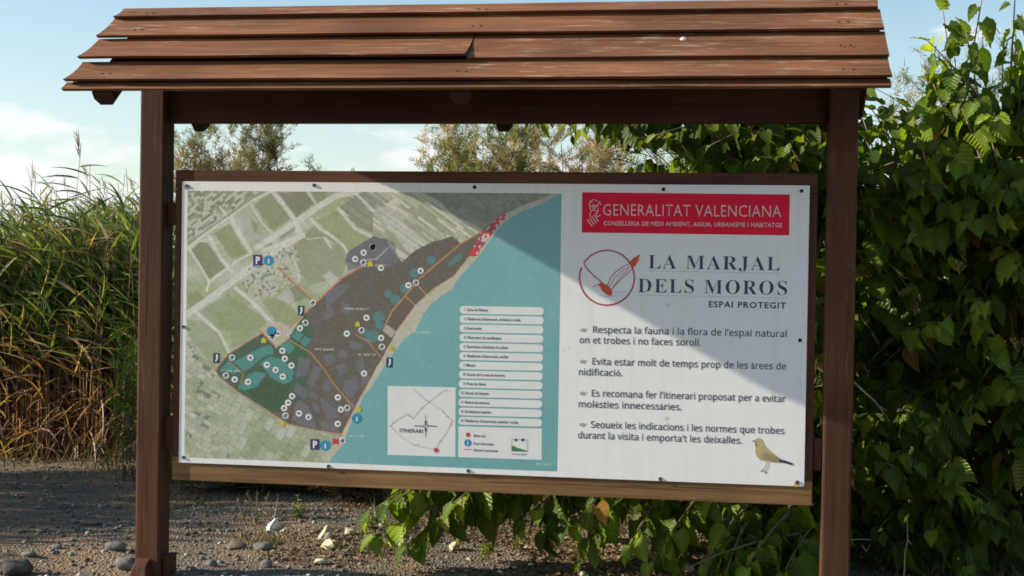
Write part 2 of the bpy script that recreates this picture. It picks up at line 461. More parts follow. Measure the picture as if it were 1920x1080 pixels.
for back in (False, True):
    for t0, t1, xa in ((.02, .16, XL0 + .01), (.161, .70, -.235), (.701, .99, XL0 + .012)):
        (ya, za), (yb, zb) = lerp_s(t0, back), lerp_s(t1, back)
        bpart('sun_stop_underboarding', slab_along(xa, 3.535, ya, za, yb, zb, .005), M['tie'])
for xg in (-.17, 3.36):          # unseen gable infill added under the ridge to keep sun off the beam
    g0 = [(-.47, 2.605), (.57, 2.605), (RY, RZ - .02)]
    bpart('gable_sun_block', mesh_from([(xg - .008, y, z) for y, z in g0] + [(xg + .008, y, z) for y, z in g0], [(0, 2, 1), (3, 4, 5), (0, 1, 4, 3), (1, 2, 5, 4), (2, 0, 3, 5)]), M['tie'])


def course(s_top, s_tip, x0, x1, lift=.038, th=.024, back=False, rise=0.0, skew=0.0):
    """one cupped roof board; s runs 0 at the eave to 1 at the ridge"""
    d = Vector((0, RY - EY, RZ - EZ)); ln = d.length; d.normalize(); nrm = Vector((0, -d.z, d.y))
    nseg = 7; nxs = 14
    up, lo = [], []
    for i in range(nseg + 1):
        t = i / nseg; s = s_top + (s_tip - s_top) * t
        hgt = .004 + lift * (t ** 2.0) + rise * t
        p = Vector((0, EY, EZ)) + d * (ln * s) + nrm * (hgt + th); q = p - nrm * th + d * (.018 * t ** 6)
        up.append(p); lo.append(q)
    ring = up + lo[::-1]
    Vb, Fb = [], []
    m = len(ring)
    for j in range(nxs + 1):
        x = x0 + (x1 - x0) * j / nxs
        wob = .0025 * noise.noise(Vector((x * 2.3, s_tip * 31, 1)))
        for p in ring:
            y = p.y
            Vb.append((x + (0 if 0 < j < nxs else skew * (p.z - 2.75)), (2 * RY - y) if back else y, p.z + wob))
    for j in range(nxs):
        for k in range(m):
            k2 = (k + 1) % m; Fb.append((j * m + k, (j + 1) * m + k, (j + 1) * m + k2, j * m + k2))
    for i in range(nseg):
        a, b_, c_, e_ = i, i + 1, m - 2 - i, m - 1 - i
        Fb.append((a, b_, c_, e_)); k = nxs * m; Fb.append((k + e_, k + c_, k + b_, k + a))
    return mesh_from(Vb, Fb)


XL, XR = -.355, 3.545
bpart('roof_board', course(1.0, .83, XL + .003, XR - .012, .030), M['roof'])
bpart('roof_board', course(.865, .565, XL - .004, XR, .034), M['roof'])
bpart('roof_board', course(.60, .28, XL - .006, 1.592, .034, rise=.014), M['roof'], label='left roof board of the broken course, lifted above its neighbour')
bpart('roof_board', course(.60, .285, 1.598, XR + .006, .024), M['roof'])
bpart('roof_board', course(.315, .035, XL + .002, XR + .002, .038), M['roof'])
bpart('roof_board', course(.08, -.005, XL - .004, XR - .002, .006, th=.022), M['roof'])
for a, b_ in ((1.0, .80), (.83, .56), (.60, .33), (.37, .0)):
    bpart('roof_board', course(a, b_, XL, XR, .024, back=True), M['roof'])
# ridge strip
bpart('ridge_strip', box_mesh(XL + .004, XR - .012, RY - .022, RY + .022, RZ - .03, RZ + .006, .004), M['roof'])

# nail heads along the boards, over the rafters
nv, nf = tube([(0, 0, 0), (0, -.0015, .002)], .0055, .005, 8)
nme = mesh_from(nv, nf); nme.materials.append(M['screw'])
dn = Vector((0, RY - EY, RZ - EZ)); lnn = dn.length; dn.normalize(); nn = Vector((0, -dn.z, dn.y))
for st_, sb_ in ((1.0, .83), (.865, .565), (.60, .285), (.315, .035)):
    for xn in (-.19, -.15, 1.575, 1.615, 3.34, 3.385):
        if st_ == .60 and xn > 1.4 and xn < 1.6: continue
        tt = .62; sn_ = st_ + (sb_ - st_) * tt
        pn = Vector((xn, EY, EZ)) + dn * (lnn * sn_) + nn * (.004 + .036 * tt ** 2 + .0255)
        o = link('nail', nme, None, board); o.location = pn + BO

# frame behind the panel
FY0, FY1 = .008, .052
bpart('frame_rail', box_mesh(-.040, 3.272, FY0, FY1, 2.052, 2.150, .004), M['rail'], label='top rail of the frame')
bpart('frame_rail', box_mesh(-.040, 3.272, FY0, FY1, .515, .640, .004), M['railtan'], label='weathered tan bottom rail of the frame')
bpart('frame_stile', box_mesh(-.040, .045, FY0 + .002, FY1 - .002, .642, 2.050, .004), M['post'])
bpart('frame_stile', box_mesh(3.190, 3.272, FY0 + .002, FY1 - .002, .642, 2.050, .004), M['post'])
for z0, z1 in ((.685, .845), (1.86, 1.98)):
    if z0 < 1: bpart('mounting_block', box_mesh(3.274, 3.316, .03, .09, z0, z1, .004), M['post'])
    bpart('mounting_block', box_mesh(-.093, -.042, .03, .09, z0, z1, .004), M['post'])

# ---- the printed panel
PY = 0.0
panel = bpart('panel', box_mesh(0, 3.232, PY, PY + .006, .610, 2.090, .0008), M['white'], label='white printed panel with the map on the left and the rules on the right')


def pp(x, y):
    p = at(x, y, PY); return p.x, p.z


LAY = .00035


def flatpoly(name, pts, mat, lay, parent=None, label=None):
    """printed shape given by pixels, laid on the panel"""
    q = [pp(*p) for p in pts]
    me = mesh_from([(x, PY - LAY * lay, z) for x, z in q], [tuple(range(len(q)))])
    return bpart(name, me, mat, parent or panel, label=label)


def polymesh(polys, lay):
    Vp, Fp = [], []
    for pts in polys:
        b_ = len(Vp); q = [pp(*p) for p in pts]; Vp += [(x, PY - LAY * lay, z) for x, z in q]; Fp.append(tuple(range(b_, b_ + len(q))))
    return mesh_from(Vp, Fp)


def stroke(pts, w):
    """polyline of pixel points as quads w pixels wide"""
    out_ = []
    for (x0, y0), (x1, y1) in zip(pts[:-1], pts[1:]):
        dx, dy = x1 - x0, y1 - y0; n_ = math.hypot(dx, dy) or 1; ex, ey = dx / n_ * w * .25, dy / n_ * w * .25; nx_, ny_ = -dy / n_ * w / 2, dx / n_ * w / 2
        out_.append([(x0 - ex + nx_, y0 - ey + ny_), (x1 + ex + nx_, y1 + ey + ny_), (x1 + ex - nx_, y1 + ey - ny_), (x0 - ex - nx_, y0 - ey - ny_)])
    return out_


def disc(cx, cy, r, n_=18, ry=None):
    return [(cx + r * math.cos(2 * math.pi * k / n_), cy + (ry or r) * math.sin(2 * math.pi * k / n_)) for k in range(n_)]


def ringpolys(cx, cy, r, w, a0=0, a1=360, n_=64):
    o_ = []
    for k in range(n_):
        a = R(a0 + (a1 - a0) * k / n_); b_ = R(a0 + (a1 - a0) * (k + 1) / n_)
        o_.append([(cx + (r + s) * math.cos(t), cy + (r + s) * math.sin(t)) for t, s in ((a, -w / 2), (a, w / 2), (b_, w / 2), (b_, -w / 2))])
    return o_


def mathify(s, up, lo=None):
    o_ = ''
    for ch in s:
        if 'A' <= ch <= 'Z': o_ += chr(up + ord(ch) - 65)
        elif 'a' <= ch <= 'z' and lo: o_ += chr(lo + ord(ch) - 97)
        else: o_ += ch
    return o_


def lettering(text, xl, xr, base, cap, mat, lay=3, offset=0.0, space=1.0, label=None, capz=None, parent=None):
    """one printed line: pixel left, right, baseline at the left, cap height in pixels"""
    c = bpy.data.curves.new('lettering', 'FONT'); c.body = text; c.offset = offset; c.space_character = space; c.resolution_u = 2
    o = bpy.data.objects.new('lettering', c); COL.objects.link(o)
    bpy.context.view_layer.update()
    me = bpy.data.meshes.new_from_object(o.evaluated_get(bpy.context.evaluated_depsgraph_get()))
    bpy.data.objects.remove(o); bpy.data.curves.remove(c)
    co = np.empty(len(me.vertices) * 3, np.float32); me.vertices.foreach_get('co', co); co = co.reshape(-1, 3)
    x0, x1 = co[:, 0].min(), co[:, 0].max()
    X0, Z0 = pp(xl, base); X1, _ = pp(xr, base); _, Z1 = pp(xl, base - cap)
    caph = capz or .70
    new = np.empty_like(co)
    new[:, 0] = X0 + (co[:, 0] - x0) / (x1 - x0) * (X1 - X0)
    new[:, 1] = PY - LAY * lay
    new[:, 2] = Z0 + co[:, 1] / caph * (Z1 - Z0)
    me.vertices.foreach_set('co', new.ravel()); me.update(); me.materials.clear()
    return bpart('lettering', me, mat, parent or panel, label=label)


# right half: banner, title, rules
flatpoly('banner', [(1091.6, 360.5), (1481, 364.6), (1479.6, 441.4), (1090.8, 436)], M['red'], 2, label='crimson banner at the top right of the panel')
lettering('GENERALITAT VALENCIANA', 1130.5, 1464.5, 404, 22, M['bannerink'], 4, -.008, 1.05)
lettering('CONSELLERIA DE MEDI AMBIENT, AIGUA, URBANISME I HABITATGE', 1132, 1466.5, 422.4, 8.0, M['bannerink'], 4, .012, 1.08)
# four slanted bars and a crown of loops
em = []
for k in range(4):
    em += stroke([(1101.5 + k * 4.0, 412 - k * 3.0), (1110.0 + k * 4.0, 424 - k * 3.0)], 1.8)
em += stroke([(1106, 400), (1113, 392), (1120, 386), (1125, 378)], 1.8) + stroke([(1106, 378), (1113, 374), (1122, 378), (1127, 384)], 1.4)
em += ringpolys(1109, 383, 4, 1.5, 0, 300, 14) + ringpolys(1117, 390, 5, 1.5, 60, 330, 14) + ringpolys(1121, 402, 4, 1.5, 0, 260, 14)
em += stroke([(1106, 388), (1108, 397), (1106, 406)], 1.5) + stroke([(1122, 390), (1121, 398), (1116, 405)], 1.4)
bpart('banner_emblem', polymesh(em, 4), M['bannerink'], panel, label='small striped emblem at the left end of the banner')
lettering(mathify('LA MARJAL', 0x1D400), 1215.7, 1462, 503.5, 26, M['ink'], 3, -.009, 1.14, capz=.69)
lettering(mathify('DELS MOROS', 0x1D400), 1196.3, 1475.6, 548, 26, M['ink'], 3, -.009, 1.14, capz=.69)
lettering('ESPAI PROTEGIT', 1329, 1473.7, 575.7, 11.2, M['ink'], 3, .022, 1.14)
bpart('rule_line', polymesh(stroke([(1213, 507.5), (1461, 512.6)], 1.0), 2), M['thinline'], panel)
bpart('rule_line', polymesh(stroke([(1196, 553), (1477, 558.3)], 1.0), 2), M['thinline'], panel)
# ring and flying bird
bpart('logo_ring', polymesh(ringpolys(1138, 520.8, 51.3, 2.8, 212, 562, 72), 3), M['redline'], panel, label='crimson ring round the flying bird')


def z7(pts): return [(1050 + x / 3.7245, 330 + y / 3.7245) for x, y in pts]
def z8(pts): return [(1050 + x / 3.086, 600 + y / 3.086) for x, y in pts]
def z3(pts): return [(320 + x / 3.7237, 330 + y / 3.7237) for x, y in pts]
def z4(pts): return [(690 + x / 3.7237, 330 + y / 3.7237) for x, y in pts]
def z5(pts): return [(320 + x / 3.7237, 600 + y / 3.7237) for x, y in pts]
def z6(pts): return [(690 + x / 3.7237, 600 + y / 3.7237) for x, y in pts]


bpart('logo_bird_body', polymesh([z7([(262, 760), (290, 742), (335, 765), (362, 795), (366, 825), (350, 838), (322, 826), (288, 795), (284, 775)]),
                                  z7([(478, 612), (515, 570), (560, 546), (548, 590), (530, 625), (506, 644), (500, 628)])], 4), M['orange'], panel, label='orange red body and wing tip of the logo bird')
wl = stroke(z7([(168, 612), (190, 650), (235, 695), (275, 728), (300, 752)]), 1.9)
wl += stroke(z7([(332, 762), (350, 715), (390, 668), (430, 640), (478, 615)]), 1.3) + stroke(z7([(362, 790), (410, 735), (460, 690), (506, 644)]), 1.3)
wl += stroke(z7([(345, 775), (380, 715), (440, 655), (500, 628)]), 1.0) + stroke(z7([(375, 772), (420, 705), (480, 650)]), .9)
wl += stroke(z7([(230, 772), (262, 760)]), 1.3)
bpart('logo_bird_outline', polymesh(wl, 5), M['redline'], panel)
bpart('logo_bird_outline', polymesh(stroke(z7([(380, 806), (430, 812), (468, 806)]), 1.2) + stroke(z7([(275, 832), (330, 842), (390, 836), (440, 826)]), 1.0), 4), M['thinline'], panel)

SU, SLo = 0x1D5A0, 0x1D5BA
rules = [("Respecta la fauna i la flora de l'espai natural", 1111.6, 1475, 623.9), ("on et trobes i no faces soroll.", 1086.6, 1314, 643.2),
         ("Evita estar molt de temps prop de les àrees de", 1110.6, 1473.9, 683.6), ("nidificació.", 1085, 1166.7, 703.2),
         ("Es recomana fer l'itinerari proposat per a evitar", 1109.3, 1473, 743.2), ("molèsties innecessàries.", 1084.7, 1277.8, 763.3),
         ("Segueix les indicacions i les normes que trobes", 1107.7, 1470.6, 801.9), ("durant la visita i emporta't les deixalles.", 1083.7, 1390.9, 821.6)]
for t_, a, b_, y_ in rules:
    lettering(mathify(t_, SU, SLo), a, b_, y_, 12.3, M['softink'], 3, .011, 1.02, capz=.714)
for x_, y_ in ((1088, 622.5), (1087.3, 681.5), (1087, 741.2), (1086.5, 800)):
    lettering('☛', x_, x_ + 13, y_, 9, M['greyink'], 3, 0, label='grey pointing hand bullet')

# little standing bird at the lower right
bird = bpart('bird_drawing', polymesh([z8([(1126, 697), (1134, 687), (1152, 682), (1168, 690), (1177, 712), (1190, 735), (1225, 765), (1262, 795), (1300, 814), (1280, 826), (1235, 824), (1195, 818), (1160, 810), (1138, 790), (1130, 760), (1133, 728)])], 3), M['birdtan'], panel,
             label='tan bird drawn standing at the lower right of the panel')
bpart('bird_drawing', polymesh([z8([(1165, 770), (1195, 768), (1240, 788), (1300, 814), (1280, 826), (1225, 818), (1180, 800)])], 4), M['birdwing'], panel)
bpart('bird_drawing', polymesh([z8([(1262, 806), (1300, 812), (1348, 828), (1342, 834), (1352, 842), (1300, 828), (1272, 822)]), z8([(1109, 700), (1124, 696), (1128, 702), (1118, 704)])]
                               + stroke(z8([(1130, 702), (1130, 728), (1136, 735)]), .9), 5), M['ink'], panel)
bpart('bird_drawing', polymesh(stroke(z8([(1194, 822), (1188, 850), (1168, 872)]), 1.3) + stroke(z8([(1206, 824), (1204, 852), (1186, 880)]), 1.3)
                               + stroke(z8([(1160, 876), (1176, 870), (1196, 884), (1182, 886)]), 1.6), 3), M['greyink'], panel)
# scuffs on the laminate
bpart('scuff', polymesh([disc(1250, 785, 4.5, 9), disc(1059, 656, 2.5, 7, 1.6), disc(1067, 652, 1.8, 7), disc(1253, 572, 3, 8, 4)], 1), flat('faint scuff', (.62, .63, .64), .7, .1), panel)

# ---- aerial map, printed: colours worked out here on a fine grid of the panel
GX, GZ = 640, 460
mx0, mz1 = pp(352, 357.5); mx1, _ = pp(1053, 361); _, mz0 = pp(350, 859)
_, mz0b = pp(1045, 882.5); mz0 = (mz0 + mz0b) / 2
gx = np.linspace(mx0, mx1, GX); gz = np.linspace(mz0, mz1, GZ)
XX, ZZ = np.meshgrid(gx, gz)
P = np.stack([XX.ravel(), np.full(XX.size, PY), ZZ.ravel()], 1) - CAM
zc = P @ CF; px = 960 + F * (P @ CR) / zc; py = 540 - F * (P @ CU) / zc


def vnoise(x, y, seed):
    """smooth value noise in numpy"""
    r_ = np.random.default_rng(seed).random((256, 256))
    xi, yi = np.floor(x).astype(int), np.floor(y).astype(int); fx, fy = x - xi, y - yi
    fx = fx * fx * (3 - 2 * fx); fy = fy * fy * (3 - 2 * fy)
    a = r_[xi % 256, yi % 256]; b_ = r_[(xi + 1) % 256, yi % 256]; c_ = r_[xi % 256, (yi + 1) % 256]; d_ = r_[(xi + 1) % 256, (yi + 1) % 256]
    return (a * (1 - fx) + b_ * fx) * (1 - fy) + (c_ * (1 - fx) + d_ * fx) * fy


def fbm(x, y, seed, o=4):
    return sum(vnoise(x * 2 ** k, y * 2 ** k, seed + k) / 2 ** k for k in range(o)) / sum(1 / 2 ** k for k in range(o))


wobx = px + 3.0 * (fbm(px / 14, py / 14, 5) - .5); woby = py + 3.0 * (fbm(px / 14, py / 14, 9) - .5)


def inside(pts, soft=True):
    x, y = (wobx, woby) if soft else (px, py)
    pts = np.asarray(pts, float); r_ = np.zeros(len(px), bool); j = len(pts) - 1
    sel = np.where((x > pts[:, 0].min()) & (x < pts[:, 0].max()) & (y > pts[:, 1].min()) & (y < pts[:, 1].max()))[0]
    xs_, ys_ = x[sel], y[sel]; rr = np.zeros(len(sel), bool)
    for i in range(len(pts)):
        (xi, yi), (xj, yj) = pts[i], pts[j]
        if yi != yj: rr ^= ((yi > ys_) != (yj > ys_)) & (xs_ < (xj - xi) * (ys_ - yi) / (yj - yi) + xi)
        j = i
    r_[sel] = rr; return r_


def dist(pts):
    d_ = np.full(len(px), 1e9)
    for (x0, y0), (x1, y1) in zip(pts[:-1], pts[1:]):
        dx, dy = x1 - x0, y1 - y0; t = np.clip(((px - x0) * dx + (py - y0) * dy) / (dx * dx + dy * dy + 1e-9), 0, 1)
        d_ = np.minimum(d_, np.hypot(px - x0 - t * dx, py - y0 - t * dy))
    return d_


def s2l(c): c = np.asarray(c, float) / 255; return np.where(c < .04045, c / 12.92, ((c + .055) / 1.055) ** 2.4)


def cells(ang, w, h, seed, jx=0.0):
    """random value per cell of a turned grid, rows offset"""
    a = R(ang); u = (px * math.cos(a) + py * math.sin(a)); v = (-px * math.sin(a) + py * math.cos(a))
    u = u + 4 * (fbm(px / 40, py / 40, seed + 3) - .5); v = v + 4 * (fbm(px / 40, py / 40, seed + 4) - .5)
    r_ = np.random.default_rng(seed).random((997, 3)); row = np.floor(v / h).astype(int)
    cu = np.floor(u / w + r_[row % 997, 0] * 5).astype(int)
    k = (cu * 131 + row * 977) % 997
    eu = np.abs(((u / w + r_[row % 997, 0] * 5) % 1) - .5); ev = np.abs((v / h % 1) - .5)
    return r_[k], np.maximum(eu, ev)


# printed pigment colours, as they look under plain light (sRGB)
col = np.zeros((len(px), 3))
nA = fbm(px / 30, py / 30, 21); nB = fbm(px / 7, py / 7, 31); nC = fbm(px / 2.6, py / 2.6, 41, 3)
base = s2l((170, 176, 150)); green = s2l((158, 168, 128)); grey = s2l((188, 190, 176))


def setc(mask, c, a=1.0):
    a = np.asarray(a); a = a[mask] if a.ndim else a
    a = np.reshape(a, (-1, 1)) if np.ndim(a) else a
    col[mask] = col[mask] * (1 - a) + (c[mask] if np.ndim(c) == 2 else np.asarray(c)) * a


col[:] = green + (grey - green) * np.clip((nA - .35) * 2.5, 0, 1)[:, None]
# small farm plots in the south west
sw = inside([(340, 640), (400, 640), (440, 700), (660, 830), (660, 900), (340, 900)], False)
r1, e1 = cells(28, 17, 9, 3); r2, e2 = cells(-62, 26, 14, 8)
plot = np.where((r1[:, :1] > .6), s2l((190, 190, 180)), np.where(r1[:, 1:2] > .5, s2l((146, 158, 124)), s2l((166, 172, 150))))
plot2 = np.where((r2[:, :1] > .72), s2l((186, 190, 182)), np.where(r2[:, 1:2] > .5, s2l((138, 152, 114)), s2l((160, 168, 142))))
mixs = np.clip((px - 400) / 60, 0, 1)[:, None]
setc(sw, plot * (1 - mixs) + plot2 * mixs, .6)
setc(sw & (np.where(px < 430, e1, e2) > .45), s2l((120, 128, 100)), .45)
setc(sw & (r1[:, 2] > .86) & (px < 430) & (nB > .5), s2l((96, 104, 92)), .8)
# striped plots north of the lagoons
ns = inside([(560, 340), (745, 340), (890, 430), (905, 440), (862, 456), (800, 460), (752, 492), (728, 455), (690, 440), (640, 400), (600, 380)], False)
r3, e3 = cells(36, 42, 4.6, 12)
st = np.where(r3[:, :1] > .7, s2l((206, 205, 190)), np.where(r3[:, 1:2] > .45, s2l((150, 156, 128)), s2l((176, 178, 152))))
setc(ns & (px > 640), st, .85)
setc(inside([(695, 395), (730, 385), (770, 430), (800, 455), (760, 470), (740, 440)]), s2l((190, 190, 184)), .6)
ne = inside([(745, 340), (1060, 340), (1055, 362), (1012, 384), (960, 404), (905, 438), (870, 420), (820, 375)], False)
r4, e4 = cells(40, 22, 8, 15)
setc(ne, s2l((128, 130, 116)), .9); setc(ne & (r4[:, 0] > .6), s2l((150, 152, 132)), .6); setc(ne & (nB > .6), s2l((104, 110, 98)), .55)
setc(inside([(560, 345), (700, 345), (740, 372), (700, 395), (650, 372), (600, 368)], False), s2l((128, 132, 124)), .45)
# village blocks at the far north west
nw = inside([(345, 350), (500, 350), (350, 452)], False); r5, e5 = cells(-36, 7, 5, 18)
setc(nw, np.where(r5[:, :1] > .62, s2l((188, 188, 176)), np.where(r5[:, 1:2] > .5, s2l((116, 124, 98)), s2l((140, 146, 118)))), .85)
# fields between the roads
for pts, c_, a_ in ((z3([(140, 520), (210, 460), (260, 470), (380, 640), (270, 720)]), (126, 132, 96), .8), (z3([(580, 200), (700, 120), (840, 300), (710, 380)]), (134, 142, 100), .8),
                    (z3([(740, 110), (940, 110), (1000, 190), (880, 290)]), (124, 122, 108), .8), (z3([(300, 400), (410, 330), (530, 540), (430, 580)]), (138, 148, 100), .8),
                    (z3([(980, 110), (1090, 110), (1090, 160), (1020, 190)]), (136, 142, 112), .7), (z3([(1010, 310), (1160, 240), (1400, 440), (1250, 520)]), (148, 158, 112), .8),
                    (z3([(1180, 210), (1290, 150), (1415, 260), (1415, 400), (1300, 350)]), (128, 138, 116), .8), (z3([(850, 510), (1000, 340), (1210, 500), (1230, 600), (1190, 700), (980, 760), (900, 680)]), (146, 154, 122), .8),
                    (z3([(200, 950), (400, 820), (640, 980), (700, 1080), (350, 1080)]), (144, 156, 112), .8), (z3([(640, 870), (780, 830), (900, 980), (830, 1050), (740, 1020)]), (146, 156, 112), .8),
                    (z3([(120, 830), (180, 800), (240, 850), (120, 930)]), (136, 142, 104), .7), (z3([(800, 790), (850, 740), (960, 850), (860, 880)]), (124, 134, 100), .7),
                    (z3([(740, 850), (820, 780), (870, 860), (820, 900)]), (190, 190, 186), .7), (z3([(1060, 700), (1110, 660), (1180, 730), (1130, 770)]), (196, 196, 190), .7),
                    (z3([(600, 760), (700, 700), (760, 780), (660, 840)]), (182, 182, 178), .7), (z3([(610, 720), (680, 650), (700, 690), (640, 740)]), (110, 150, 110), .7),
                    (z3([(460, 260), (560, 220), (580, 400), (660, 420), (570, 460)]), (182, 180, 170), .7), (z3([(560, 300), (620, 350), (580, 400)]), (136, 144, 104), .7),
                    (z3([(650, 480), (690, 460), (740, 500), (690, 530)]), (132, 138, 110), .7), (z3([(760, 420), (860, 350), (870, 380), (770, 450)]), (140, 146, 112), .7),
                    (z5([(120, 0), (230, 0), (340, 110), (390, 230), (310, 350), (120, 100)]), (144, 156, 116), .6), (z5([(420, 20), (640, 0), (660, 60), (420, 210)]), (150, 160, 120), .7)):
    m_ = inside(pts); setc(m_, s2l(c_), a_); setc(m_ & (nC > .62), s2l(c_) * .8, .5)
# roads
for pts, w_ in (([(110, 970), (280, 850), (430, 740), (560, 640), (700, 540), (900, 420)], 46), ([(600, 500), (740, 410), (880, 320), (1010, 230), (1150, 140), (1300, 110)], 42),
                ([(710, 110), (790, 200), (880, 320), (930, 420)], 28), ([(120, 500), (250, 400), (420, 280), (560, 180), (690, 110)], 16), ([(270, 420), (330, 540), (400, 640), (450, 690)], 20),
                ([(420, 290), (480, 400), (560, 530)], 28), ([(130, 510), (200, 620), (270, 740), (250, 800)], 18), ([(130, 510), (200, 455), (265, 450)], 16), ([(270, 740), (390, 650), (470, 590), (560, 540)], 18),
                ([(560, 200), (640, 330), (710, 400)], 12), ([(960, 110), (1010, 190)], 14), ([(980, 300), (1040, 370), (1130, 420), (1200, 480), (1240, 540)], 18),
                ([(1170, 230), (1230, 300), (1290, 370), (1415, 430)], 20), ([(1300, 130), (1415, 240)], 16), ([(450, 780), (560, 870), (640, 950), (720, 1040)], 26), ([(190, 960), (260, 1030), (340, 1090), (410, 1240)], 18),
                ([(820, 520), (880, 620), (900, 740)], 10), ([(880, 330), (890, 420), (780, 470), (640, 520)], 24), ([(340, 210), (400, 290)], 12), ([(950, 440), (1080, 430), (1140, 480)], 7), ([(1080, 440), (1120, 500)], 16)):
    d_ = dist(z3(pts)); hw = w_ / 3.7237 / 2
    a_ = np.clip((hw + .8 - d_) / 1.6, 0, 1) * .78; m_ = a_ > 0
    setc(m_, s2l((208, 208, 198)), a_ * 1.1)
d_ = dist(z3([(110, 480), (250, 380), (420, 262), (560, 160), (650, 105)])); m_ = d_ < 1.3; setc(m_, s2l((110, 114, 100)), .6)
# built patches near the parking sign
tw = inside(z3([(540, 640), (700, 520), (870, 480), (920, 640), (880, 760), (700, 840), (560, 860), (470, 760)]), False)
r6, e6 = cells(-36, 5, 4, 23)
setc(tw & (r6[:, 0] > .5), s2l((196, 194, 184)), .55); setc(tw & (r6[:, 1] > .86), s2l((92, 104, 92)), .7); setc(tw & (r6[:, 2] > .95), s2l((170, 120, 90)), .6)
m_ = inside(z5([(620, 60), (680, 10), (790, 20), (830, 80), (730, 180), (690, 150)])); setc(m_, s2l((190, 178, 160)), .8)

# the sea and the beach
wet = [(404, 697), (427, 664), (492, 624), (517, 651), (543, 630), (562, 602), (591, 569), (615, 545), (642, 521), (680, 499), (646, 491), (653, 472), (700, 443), (725, 449), (730, 464), (754, 491), (779, 470), (811, 453), (848, 443),
       (865, 456), (902, 433), (935, 410), (940, 416), (905, 462), (878, 482), (867, 497), (848, 520), (811, 545), (779, 574), (744, 622), (717, 671), (700, 700), (666, 762), (640, 817), (594, 808), (540, 796), (481, 761), (443, 734), (411, 706)]
sea = [(1060, 355), (1052, 361), (1036, 370), (1012, 384), (985, 394), (958, 408), (942, 421), (924, 443), (905, 470), (883, 496), (862, 518), (848, 542), (824, 558), (805, 574), (789, 598), (779, 620), (754, 640), (725, 680), (690, 734), (680, 745),
       (664, 783), (642, 834), (618, 862), (618, 900), (1060, 900)]
beach = [(1060, 350), (1030, 366), (985, 384), (945, 402), (930, 412), (870, 500), (848, 515), (811, 540), (779, 570), (744, 620), (717, 668), (700, 698), (640, 815), (600, 862), (640, 870), (1060, 870)]
setc(inside(beach), s2l((188, 184, 166)), .9); setc(inside(beach) & (nB > .6), s2l((165, 160, 138)), .5)
setc(inside(wet), s2l((98, 92, 80)), 1)
wm = inside(wet)
setc(wm, s2l((100, 82, 70)), np.clip((nA - .5) * 2, 0, .5)); setc(wm, s2l((66, 72, 54)), np.clip((nB - .5) * 1.6, 0, .6))
wg = wm & ((px - 560) * .5 + (py - 690) < 60) & (px < 575)
setc(wg, s2l((52, 92, 68)), .8)
setc(inside(z5([(520, 500), (640, 390), (720, 430), (850, 450), (800, 560), (770, 650), (640, 590)])) & wm, s2l((56, 84, 50)), .9)
setc(inside(z5([(860, 60), (960, 0), (1010, 60), (960, 200), (880, 280), (830, 200)])) & wm, s2l((48, 96, 64)), .7)
P_ = s2l((108, 108, 119))
for pts in (z5([(900, 260), (980, 280), (940, 390), (870, 400)]), z5([(1000, 320), (1060, 330), (990, 480), (945, 440)]), z5([(1060, 250), (1130, 230), (1150, 290), (1090, 320)]), z5([(1180, 200), (1240, 210), (1220, 270), (1170, 250)]),
            z5([(1250, 140), (1345, 170), (1320, 215), (1250, 195)]), z5([(1080, 420), (1135, 430), (1110, 505), (1050, 490)]), z5([(880, 430), (965, 505), (920, 565), (865, 500)]), z5([(1210, 420), (1290, 400), (1320, 470), (1250, 555), (1205, 500)]),
            z5([(1150, 320), (1210, 300), (1240, 360), (1180, 400)]), z5([(1290, 300), (1340, 260), (1360, 330), (1310, 370)]), z5([(1330, 400), (1390, 340), (1380, 420), (1330, 480)]), z5([(850, 700), (870, 560), (950, 590), (1010, 680), (1020, 760), (930, 740)]),
            z5([(1040, 550), (1090, 540), (1160, 600), (1170, 690), (1090, 690), (1060, 620)]), z5([(1040, 700), (1150, 710), (1180, 780), (1060, 770)]), z5([(1000, 570), (1040, 610), (1040, 660), (990, 620)]),
            z3([(1080, 830), (1180, 760), (1260, 760), (1170, 850), (1090, 930)]), z3([(1060, 960), (1120, 910), (1150, 970), (1080, 1010)]), z3([(1230, 540), (1410, 430), (1560, 460), (1590, 590), (1520, 640), (1360, 640), (1240, 660), (1215, 600)]),
            z5([(980, 500), (1040, 520), (1010, 560), (960, 545)]), z5([(1200, 620), (1270, 560), (1280, 600), (1230, 680)]), z3([(1190, 880), (1260, 900), (1240, 980), (1180, 940)])):
    m_ = inside(pts); setc(m_, P_, .75)
T_ = s2l((70, 142, 136)); T2 = s2l((72, 132, 138))
for pts in (z5([(440, 290), (640, 190), (700, 170), (720, 230), (640, 260), (560, 330), (510, 360)]), z5([(620, 300), (700, 250), (800, 290), (860, 350), (850, 420), (790, 450), (700, 400)]), z5([(510, 490), (480, 480), (540, 380), (600, 360), (670, 370), (600, 470)]),
            z5([(840, 110), (890, 70), (930, 100), (890, 150)]), z5([(900, 150), (940, 110), (980, 140), (940, 190)]), z5([(760, 180), (820, 140), (870, 190), (840, 230), (780, 240)]), z5([(350, 340), (400, 290), (480, 350), (440, 380)])):
    setc(inside(pts), T_, .85)
for cx_, cy_, r_ in ((440, 590, 30), (325, 680, 34), (262, 785, 34), (140, 820, 28), (190, 865, 34), (75, 985, 40), (30, 1120, 46), (80, 1040, 30), (-20, 1090, 30)):
    m_ = np.hypot(wobx - (690 + cx_ / 3.7237), woby - (330 + cy_ / 3.7237)) < r_ / 3.7237; setc(m_, T2, .75)
setc(dist(z4([(575, 615), (640, 560)])) < 4.5, T2, .7)
sm = inside(sea)
